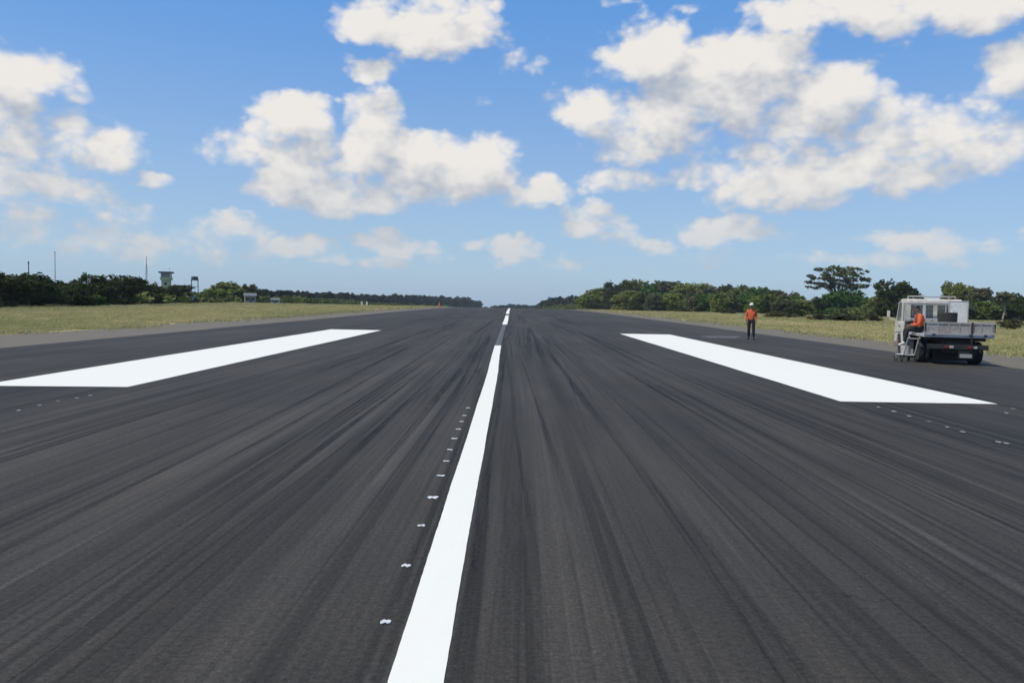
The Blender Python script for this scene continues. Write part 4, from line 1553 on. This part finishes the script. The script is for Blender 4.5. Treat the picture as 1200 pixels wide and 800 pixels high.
STAND = {
    'pelvis': (0, 0, 0.93), 'waist': (0, 0.0, 1.08), 'chest': (0, -0.01, 1.29), 'neck0': (0, -0.015, 1.43), 'neck1': (0, 0.0, 1.49),
    'shL': (-0.175, -0.015, 1.365), 'elL': (-0.225, -0.03, 1.09), 'wrL': (-0.215, 0.07, 0.85), 'shR': (0.175, -0.015, 1.365), 'elR': (0.230, -0.05, 1.09), 'wrR': (0.225, 0.04, 0.84),
    'hipL': (-0.095, 0, 0.88), 'knL': (-0.12, 0.045, 0.49), 'anL': (-0.13, 0.0, 0.09), 'toeL': (-0.15, 0.13, 0.045),
    'hipR': (0.095, 0, 0.88), 'knR': (0.10, -0.01, 0.49), 'anR': (0.10, -0.10, 0.09), 'toeR': (0.13, 0.03, 0.045),
    'face': (0.15, 1, -0.08),
}
pw = on_plane(879.5, 397.6)
make_person(STAND, 'person in an orange shirt, dark trousers and white cap standing on the runway', M['trousers_dark'], M['shoe_black'], M['cap_white'], (pw.x, pw.y, 0.0), R(160))

# ------------------------------------------------------------------ truck
M['truck_white'] = paint('truck_faded_white', (0.66, 0.61, 0.51), 0.45, var=0.08, scale=3, dirt=(0.30, 0.23, 0.145), dirt_amt=0.95)
M['truck_grey'] = paint('tray_grey_paint', (0.40, 0.37, 0.335), 0.6, 0.1, 0.15, 4, dirt=(0.22, 0.12, 0.08), dirt_amt=0.7)
M['tray_edge'] = paint('tray_pale_rail', (0.48, 0.46, 0.44), 0.6, 0.1, 0.15, 4, dirt=(0.22, 0.14, 0.1), dirt_amt=0.5)
M['chassis'] = paint('chassis_black', (0.022, 0.021, 0.020), 0.75, var=0.3, dirt=(0.07, 0.055, 0.04), dirt_amt=0.4)
M['rubber'] = paint('tyre_rubber', (0.022, 0.022, 0.022), 0.85, var=0.2, dirt=(0.08, 0.065, 0.05), dirt_amt=0.4)
M['rim'] = paint('wheel_rim_grey', (0.28, 0.28, 0.28), 0.5, 0.4, 0.2, dirt=(0.10, 0.07, 0.05), dirt_amt=0.6)
M['lamp_red'] = paint('tail_lamp_red', (0.16, 0.025, 0.02), 0.4)
M['lamp_clear'] = paint('lamp_clear', (0.40, 0.39, 0.36), 0.15)
M['plate'] = paint('number_plate', (0.34, 0.33, 0.29), 0.5, dirt=(0.3, 0.25, 0.2), dirt_amt=0.4)
M['seat'] = paint('seat_vinyl', (0.05, 0.045, 0.04), 0.6)
M['bumper'] = paint('bumper_rust_pink', (0.34, 0.20, 0.17), 0.6, dirt=(0.10, 0.07, 0.05), dirt_amt=0.6)
mg, tg, bg_ = new_mat('window_glass')
bg_.inputs['Base Color'].default_value = (0.75, 0.8, 0.8, 1)
bg_.inputs['Transmission Weight'].default_value = 0.9
bg_.inputs['Roughness'].default_value = 0.02
bg_.inputs['IOR'].default_value = 1.05
M['glass'] = mg

TR_YAW = R(-14.5)      # heading swung to the right of the runway axis
truck = empty('flatbed_truck', (12.95, 23.15, 0.0), TR_YAW)
tag(truck, 'weathered white flatbed truck parked at the right edge of the runway', 'truck')


def tp(name, mat, parent=None, smooth=False):
    """Context: build a part with a fresh bmesh."""
    class _C:
        def __enter__(s):
            s.bm = bmesh.new()
            return s.bm

        def __exit__(s, *a):
            s.o = obj(name, s.bm, mat, parent or truck, smooth)
            bm_last.append(s.o)
    return _C()


bm_last = []
CR = 2.86     # rear wall of the cab
CF = 4.45     # front
CWD = 0.86    # half width
# cab lower shell
with tp('cab', M['truck_white']) as bm:
    prism(bm, [(CR, 0.62), (CR + 0.12, 0.50), (CR + 0.50, 0.50), (CR + 0.58, 0.72), (CR + 0.86, 0.80), (CR + 1.10, 0.70), (CR + 1.18, 0.50), (CF - 0.04, 0.46), (CF + 0.02, 0.75), (CF - 0.04, 1.14), (CF - 0.16, 1.19), (CR, 1.19)], 'x', -CWD, CWD, 0.03)
cab = bm_last[-1]
# roof
with tp('cab_roof', M['truck_white'], cab) as bm:
    prism(bm, [(CR - 0.02, 1.80), (CF - 0.62, 1.82), (CF - 0.50, 1.85), (CF - 0.56, 1.91), (CF - 0.75, 1.945), (CR + 0.12, 1.945), (CR - 0.01, 1.90)], 'x', -CWD + 0.05, CWD - 0.05, 0.025)
# pillars and rear frame
with tp('cab_pillar', M['truck_white'], cab) as bm:
    for sx in (-1, 1):
        x0, x1 = sx * (CWD - 0.075), sx * (CWD - 0.002)
        a, b = min(x0, x1), max(x0, x1)
        y1 = CF - 0.18
        prism(bm, [(y1 - 0.07, 1.16), (y1 + 0.02, 1.16), (CF - 0.55, 1.85), (CF - 0.66, 1.85)], 'x', a, b, 0.01)
        prism(bm, [(CR + 0.46, 1.16), (CR + 0.58, 1.16), (CR + 0.56, 1.84), (CR + 0.46, 1.84)], 'x', a, b, 0.01)
        prism(bm, [(CR, 1.16), (CR + 0.16, 1.16), (CR + 0.14, 1.86), (CR + 0.01, 1.86)], 'x', a, b, 0.01)
with tp('cab_rear_wall', M['truck_white'], cab) as bm:
    box(bm, -CWD + 0.076, CWD - 0.076, CR + 0.003, CR + 0.04, 1.19, 1.33)
    box(bm, -CWD + 0.076, CWD - 0.076, CR + 0.003, CR + 0.04, 1.745, 1.80)
    for x0, x1 in ((-CWD + 0.076, -0.70), (-0.34, -0.28), (-0.03, 0.09), (0.44, CWD - 0.076)):
        box(bm, x0, x1, CR + 0.003, CR + 0.04, 1.33, 1.745)
with tp('rear_window', M['glass'], cab) as bm:
    box(bm, -0.70, 0.44, CR + 0.015, CR + 0.022, 1.33, 1.745)
with tp('windscreen', M['glass'], cab) as bm:
    prism(bm, [(CF - 0.20, 1.19), (CF - 0.192, 1.19), (CF - 0.572, 1.85), (CF - 0.58, 1.85)], 'x', -CWD + 0.08, CWD - 0.08)
for sx in (-1, 1):
    with tp('side_window', M['glass'], cab) as bm:
        xx = sx * (CWD - 0.04)
        prism(bm, [(CR + 0.57, 1.19), (CF - 0.26, 1.19), (CF - 0.66, 1.82), (CR + 0.555, 1.82)], 'x', xx - 0.004, xx + 0.004)
    with tp('quarter_window', M['glass'], cab) as bm:
        prism(bm, [(CR + 0.165, 1.19), (CR + 0.455, 1.19), (CR + 0.455, 1.82), (CR + 0.15, 1.82)], 'x', xx - 0.004, xx + 0.004)
    with tp('door', M['truck_white']) as bm:
        a, b = sorted((sx * (CWD + 0.001), sx * (CWD + 0.018)))
        prism(bm, [(CR + 0.50, 0.84), (CR + 1.14, 0.84), (CF - 0.22, 0.78), (CF - 0.20, 1.17), (CR + 0.50, 1.17)], 'x', a, b, 0.006)
    dr = bm_last[-1]
    with tp('handle', M['chassis'], dr) as bm:
        a, b = sorted((sx * (CWD + 0.019), sx * (CWD + 0.05)))
        box(bm, a, b, CR + 0.58, CR + 0.74, 1.03, 1.06, 0.008)
    with tp('wing_mirror', M['truck_white'], dr) as bm:
        tube(bm, [(sx * CWD, CF - 0.24, 1.20), (sx * (CWD + 0.20), CF - 0.10, 1.30), (sx * (CWD + 0.22), CF - 0.08, 1.50)], 0.014, 6)
        a, b = sorted((sx * (CWD + 0.17), sx * (CWD + 0.27)))
        box(bm, a, b, CF - 0.11, CF - 0.08, 1.32, 1.54, 0.012)
    with tp('headlight', M['lamp_clear']) as bm:
        a, b = sorted((sx * 0.55, sx * 0.80))
        box(bm, a, b, CF + 0.012, CF + 0.035, 0.72, 0.88, 0.02)
    # dark arch flare in front of the front wheel
with tp('front_bumper', M['bumper']) as bm:
    box(bm, -0.85, 0.85, CF - 0.03, CF + 0.10, 0.36, 0.58, 0.04)
    box(bm, -0.85, -0.78, CF - 0.52, CF - 0.03, 0.36, 0.52, 0.02)
    box(bm, 0.78, 0.85, CF - 0.52, CF - 0.03, 0.36, 0.52, 0.02)
with tp('seat', M['seat']) as bm:
    box(bm, -0.72, 0.72, CR + 0.12, CR + 0.62, 1.192, 1.26, 0.02)
for x in (-0.42, 0.42):
    with tp('seat_back', M['seat']) as bm:
        box(bm, x - 0.27, x + 0.27, CR + 0.10, CR + 0.20, 1.263, 1.62, 0.04)
with tp('steering_wheel', M['seat']) as bm:
    ring = [(-0.40 + 0.19 * math.cos(a), CF - 0.52 - 0.08 * math.sin(a), 1.33 + 0.13 * math.sin(a)) for a in [2 * math.pi * k / 20 for k in range(21)]]
    tube(bm, ring, 0.014, 6)
# roof rack
with tp('roof_rack', M['tray_edge']) as bm:
    for x in (-0.62, 0.62):
        tube(bm, [(x, CR + 0.12, 1.93), (x, CR + 0.12, 2.03), (x, CR + 0.85, 2.03), (x, CR + 0.85, 1.93)], 0.018, 6)
    for y in (CR + 0.2, CR + 0.75):
        tube(bm, [(-0.66, y, 2.03), (0.66, y, 2.03)], 0.018, 6)
# chassis
with tp('chassis', M['chassis']) as bm:
    for x in (-0.36, 0.36):
        box(bm, x - 0.04, x + 0.04, 0.10, CF - 0.2, 0.56, 0.70)
    for y in (0.12, 0.9, 1.7, 2.5):
        box(bm, -0.318, 0.318, y - 0.04, y + 0.04, 0.575, 0.69)
    for y in (0.35, 0.8, 1.3, 1.8, 2.3):
        box(bm, -0.80, 0.80, y - 0.04, y + 0.04, 0.702, 0.80)
with tp('rear_axle', M['chassis']) as bm:
    tube(bm, [(-0.70, 1.0, 0.34), (0.70, 1.0, 0.34)], 0.06, 10)
    bmesh.ops.create_uvsphere(bm, u_segments=14, v_segments=10, radius=0.15, matrix=Matrix.Translation((0.05, 1.0, 0.34)))
    for x in (-0.45, 0.45):
        tube(bm, [(x, 0.3, 0.58), (x, 1.0, 0.42), (x, 1.7, 0.58)], 0.035, 6)
with tp('front_axle', M['chassis']) as bm:
    tube(bm, [(-0.66, CR + 0.84, 0.33), (0.66, CR + 0.84, 0.33)], 0.05, 8)
with tp('fuel_tank', M['chassis']) as bm:
    box(bm, -0.80, -0.42, 1.75, 2.45, 0.34, 0.64, 0.06)
with tp('exhaust', M['steel_grey']) as bm:
    tube(bm, [(0.5, 2.2, 0.42), (0.5, 1.5, 0.46), (0.6, 0.45, 0.46), (0.6, 0.10, 0.42)], 0.035, 8)


def wheel(x, y, w):
    r = 0.335
    bm = bmesh.new()
    h = w / 2
    lathe_x(bm, [(-h * 0.8, 0.20), (-h * 0.95, 0.24), (-h, 0.29), (-h * 0.88, r - 0.01), (-h * 0.6, r), (-0.012, r), (-0.010, r - 0.012), (0.010, r - 0.012), (0.012, r), (h * 0.6, r), (h * 0.88, r - 0.01), (h, 0.29), (h * 0.95, 0.24), (h * 0.8, 0.20)], 32)
    for f in bm.faces:
        f.smooth = True
    wheel_o = empty('wheel', (x, y, r))
    wheel_o.parent = truck
    obj('tyre', bm, M['rubber'], wheel_o, True)
    sg = 1 if x > 0 else -1
    bm = bmesh.new()
    pr = [(-h * 0.82, 0.205), (h * 0.70, 0.205), (h * 0.80, 0.20), (h * 0.55, 0.17), (h * 0.35, 0.11), (h * 0.75, 0.08), (h * 0.78, 0.02)]
    if sg < 0:
        pr = [(-a, b) for a, b in pr]
    lathe_x(bm, pr, 24)
    for k in range(5):
        a = 2 * math.pi * k / 5
        bmesh.ops.create_uvsphere(bm, u_segments=6, v_segments=5, radius=0.016, matrix=Matrix.Translation((sg * h * 0.44, 0.14 * math.cos(a), 0.14 * math.sin(a))))
    obj('rim', bm, M['rim'], wheel_o)


wheel(-0.72, CR + 0.84, 0.19)
wheel(0.72, CR + 0.84, 0.19)
wheel(-0.70, 1.0, 0.33)
wheel(0.70, 1.0, 0.33)

# tray
with tp('tray_floor', M['tray_edge']) as bm:
    box(bm, -0.93, 0.93, 0.0, 2.74, 0.802, 0.885, 0.008)
    for k in range(9):
        y = 0.15 + k * 0.3
        box(bm, -0.938, -0.931, y, y + 0.05, 0.815, 0.875)
with tp('tailgate', M['truck_grey']) as bm:
    box(bm, -0.93, 0.93, -0.034, -0.004, 0.90, 1.245, 0.006)
    box(bm, -0.93, 0.93, -0.052, -0.036, 1.19, 1.25, 0.006)
    box(bm, -0.93, 0.93, -0.050, -0.036, 0.90, 0.955, 0.006)
    for k in range(7):
        x = -0.84 + k * 0.28
        box(bm, x - 0.02, x + 0.02, -0.048, -0.036, 0.957, 1.188)
tg_ = bm_last[-1]
for x in (-0.66, 0.30, 0.70):
    with tp('hinge', M['chassis'], tg_) as bm:
        box(bm, x - 0.03, x + 0.03, -0.06, 0.03, 0.84, 0.899, 0.005)
for x in (-0.915, 0.915):
    with tp('latch', M['chassis'], tg_) as bm:
        box(bm, x - 0.015, x + 0.015, -0.068, -0.053, 0.98, 1.22, 0.004)
with tp('sideboard', M['truck_grey']) as bm:
    box(bm, 0.898, 0.928, 0.0, 2.74, 0.888, 1.24, 0.006)
    box(bm, 0.929, 0.945, 0.0, 2.74, 1.185, 1.245, 0.005)
    for k in range(7):
        y = 0.08 + k * 0.43
        box(bm, 0.929, 0.942, y, y + 0.04, 0.89, 1.183)
# headboard frame behind the cab
with tp('headboard', M['tray_edge']) as bm:
    for x in (-0.90, -0.30, 0.30, 0.90):
        tube(bm, [(x, 2.70, 0.885), (x, 2.70, 1.80)], 0.02, 6)
    for z in (1.28, 1.80):
        tube(bm, [(-0.92, 2.70, z), (0.92, 2.70, z)], 0.02, 6)
    box(bm, -0.89, 0.89, 2.715, 2.735, 0.887, 1.22)
# rear light bar and plate
with tp('rear_bumper', M['chassis']) as bm:
    box(bm, -0.80, 0.80, 0.02, 0.09, 0.46, 0.60, 0.01)
for x in (-0.22, 0.40):
    with tp('tail_light', M['lamp_red']) as bm:
        box(bm, x - 0.16, x - 0.02, -0.02, 0.018, 0.49, 0.565, 0.01)
    tlo = bm_last[-1]
    with tp('reversing_lamp', M['lamp_clear'], tlo) as bm:
        box(bm, x - 0.015, x + 0.10, -0.02, 0.018, 0.49, 0.565, 0.01)
with tp('plate_bracket', M['chassis']) as bm:
    box(bm, 0.02, 0.42, 0.045, 0.06, 0.20, 0.46)
with tp('number_plate', M['plate']) as bm:
    box(bm, 0.06, 0.38, 0.03, 0.043, 0.22, 0.33, 0.004)
with tp('underbody_shade_panel', M['chassis']) as bm:  # black panels added to stand in for the deep shade under the truck
    box(bm, -0.52, 0.52, 0.63, 0.65, 0.10, 0.56)
    box(bm, -0.86, 0.86, 1.52, 1.54, 0.08, 0.79)
with tp('added_spare_wheel', M['rubber']) as bm:  # spare wheel added to make the shaded underside darker
    lathe_x(bm, [(-0.09, 0.15), (-0.10, 0.28), (-0.06, 0.33), (0.06, 0.33), (0.10, 0.28), (0.09, 0.15)], 28)
    bmesh.ops.transform(bm, matrix=Matrix.Translation((0.0, 0.40, 0.42)) @ Matrix.Rotation(R(90), 4, 'Y'), verts=bm.verts)
# upright post at the tray corner
with tp('corner_post', M['chassis']) as bm:
    box(bm, 0.31, 0.345, -0.072, -0.053, 0.62, 1.26, 0.003)

TM = truck.matrix_basis if False else Matrix.Translation(truck.location) @ Matrix.Rotation(TR_YAW, 4, 'Z')


def tl(x, y, z=0.0):
    return TM @ Vector((x, y, z))


# loads in the tray: each a thing of its own
root = empty('white_board', tl(0.585, 2.40, 0.886), TR_YAW)
tag(root, 'upright white board standing in the truck tray behind the cab', 'board')
M['board_white'] = paint('board_white', (0.74, 0.72, 0.66), 0.6, var=0.06, dirt=(0.40, 0.38, 0.33), dirt_amt=0.5)
bm = bmesh.new()
box(bm, -0.255, 0.255, -0.012, 0.012, 0.0, 0.98, 0.004)
obj('panel', bm, M['board_white'], root)
bm = bmesh.new()
for x in (-0.27, 0.27):
    box(bm, x - 0.015, x + 0.015, -0.02, 0.02, 0.0, 1.0, 0.004)
box(bm, -0.254, 0.254, -0.02, 0.02, 0.982, 1.01, 0.004)
obj('frame', bm, M['tray_edge'], root)

# black drum in the tray showing above the tailgate
root = empty('black_drum', tl(0.12, 1.75, 0.886), TR_YAW)
tag(root, 'black drum in the truck tray below the rear window', 'drum')
bm = bmesh.new()
prof = [(0.0, 0.26), (0.02, 0.275), (0.20, 0.27), (0.22, 0.28), (0.24, 0.27), (0.42, 0.27), (0.44, 0.28), (0.46, 0.27), (0.62, 0.275), (0.64, 0.26)]
lathe_x(bm, prof, 28)
bmesh.ops.transform(bm, matrix=Matrix.Rotation(R(-90), 4, 'Y'), verts=bm.verts)
obj('drum_body', bm, M['chassis'], root)
bm = bmesh.new()
bmesh.ops.create_cone(bm, cap_ends=True, segments=14, radius1=0.045, radius2=0.04, depth=0.05, matrix=Matrix.Translation((0.12, -0.05, 0.665)))
obj('cap', bm, M['cap_white'], root)
# dark tool box at the front left of the tray
root = empty('tool_box', tl(-0.62, 2.38, 0.886), TR_YAW)
tag(root, 'dark tool box at the front of the truck tray behind the door', 'tool box')
bm = bmesh.new()
box(bm, -0.27, 0.27, -0.2, 0.2, 0.0, 0.28, 0.015)
obj('box_body', bm, M['chassis'], root)
bm = bmesh.new()
box(bm, -0.28, 0.28, -0.21, 0.21, 0.282, 0.34, 0.012)
obj('lid', bm, M['chassis'], root)

# person sitting on the open left edge of the tray, legs hanging down
SIT = {
    'pelvis': (0, 0, 0.12), 'waist': (0, -0.01, 0.26), 'chest': (0, 0.07, 0.44), 'neck0': (0, 0.13, 0.55), 'neck1': (0, 0.17, 0.60),
    'shL': (-0.20, 0.10, 0.515), 'elL': (-0.28, 0.14, 0.26), 'wrL': (-0.17, 0.34, 0.20), 'shR': (0.20, 0.10, 0.515), 'elR': (0.28, 0.12, 0.25), 'wrR': (0.20, 0.33, 0.20),
    'handL': (0.2, 0.9, -0.3), 'handR': (-0.2, 0.9, -0.3),
    'hipL': (-0.10, 0.05, 0.095), 'knL': (-0.15, 0.44, 0.09), 'anL': (-0.13, 0.50, -0.33), 'toeL': (-0.15, 0.63, -0.385),
    'hipR': (0.10, 0.05, 0.095), 'knR': (0.13, 0.45, 0.09), 'anR': (0.20, 0.40, -0.34), 'toeR': (0.23, 0.53, -0.395),
    'face': (-0.3, 1, -0.25),
}
sp_ = tl(-0.71, 1.24, 0.892)
make_person(SIT, 'person in an orange shirt sitting on the edge of the truck tray', M['trousers_dark'], M['shoe_white'], None, sp_, TR_YAW + R(90))

# walk-behind line marking machine standing by the truck
pm = on_plane(1068, 421)
mk = empty('line_marking_machine', (12.08, 24.4, 0.0), R(-4))
tag(mk, 'small white wheeled paint machine standing beside the truck', 'paint machine')
M['machine_white'] = paint('machine_white', (0.56, 0.54, 0.49), 0.5, var=0.1, dirt=(0.2, 0.17, 0.13), dirt_amt=0.5)
bm = bmesh.new()
for x in (-0.16, 0.16):
    tube(bm, [(x, 0.32, 0.20), (x, -0.18, 0.22), (x, -0.42, 0.70), (x * 0.9, -0.52, 0.76)], 0.021, 8)
for y in (0.30, -0.15):
    tube(bm, [(-0.20, y, 0.21), (0.20, y, 0.21)], 0.019, 8)
tube(bm, [(-0.19, -0.46, 0.72), (0.19, -0.46, 0.72)], 0.017, 8)
obj('frame', bm, M['machine_white'], mk)
bm = bmesh.new()
bmesh.ops.create_cone(bm, cap_ends=True, segments=22, radius1=0.13, radius2=0.155, depth=0.27, matrix=Matrix.Translation((0, 0.08, 0.37)))
obj('paint_tank', bm, M['machine_white'], mk)
bm = bmesh.new()
bmesh.ops.create_cone(bm, cap_ends=True, segments=22, radius1=0.16, radius2=0.15, depth=0.03, matrix=Matrix.Translation((0, 0.08, 0.522)))
obj('lid', bm, M['chassis'], mk)
for (x, y) in ((-0.17, -0.15), (0.17, -0.15), (-0.16, 0.34), (0.16, 0.34)):
    bm = bmesh.new()
    lathe_x(bm, [(-0.022, 0.045), (-0.02, 0.075), (-0.011, 0.085), (0.011, 0.085), (0.02, 0.075), (0.022, 0.045)], 20)
    o = obj('wheel', bm, M['rubber'], mk)
    o.location = (x + (0.035 if x > 0 else -0.035), y, 0.085)
bm = bmesh.new()
tube(bm, [(-0.14, 0.2, 0.32), (-0.30, 0.10, 0.26), (-0.30, 0.0, 0.12)], 0.012, 6)
box(bm, -0.33, -0.27, -0.03, 0.03, 0.06, 0.12, 0.008)
obj('spray_nozzle', bm, M['steel_grey'], mk)

SC.cycles.use_adaptive_sampling = True
SC.cycles.adaptive_threshold = 0.02
SC.cycles.max_bounces = 6
SC.cycles.diffuse_bounces = 3
SC.cycles.transparent_max_bounces = 12

# the moist air between the camera and the far woods
mh = bpy.data.materials.new('haze_air')
mh.use_nodes = True
th = NT(mh.node_tree)
mh.node_tree.nodes.clear()
pv = th.n('ShaderNodeVolumePrincipled')
pv.inputs['Color'].default_value = (0.88, 0.93, 1.0, 1)
pv.inputs['Density'].default_value = 0.00014
oh = th.n('ShaderNodeOutputMaterial')
th.link(pv.outputs[0], oh.inputs['Volume'])
bm = bmesh.new()
box(bm, -3700, 3700, -420, 3300, -56, 40)
hz = obj('haze', bm, mh)
tag(hz, 'thin pale haze over the field', None, None, 'stuff')
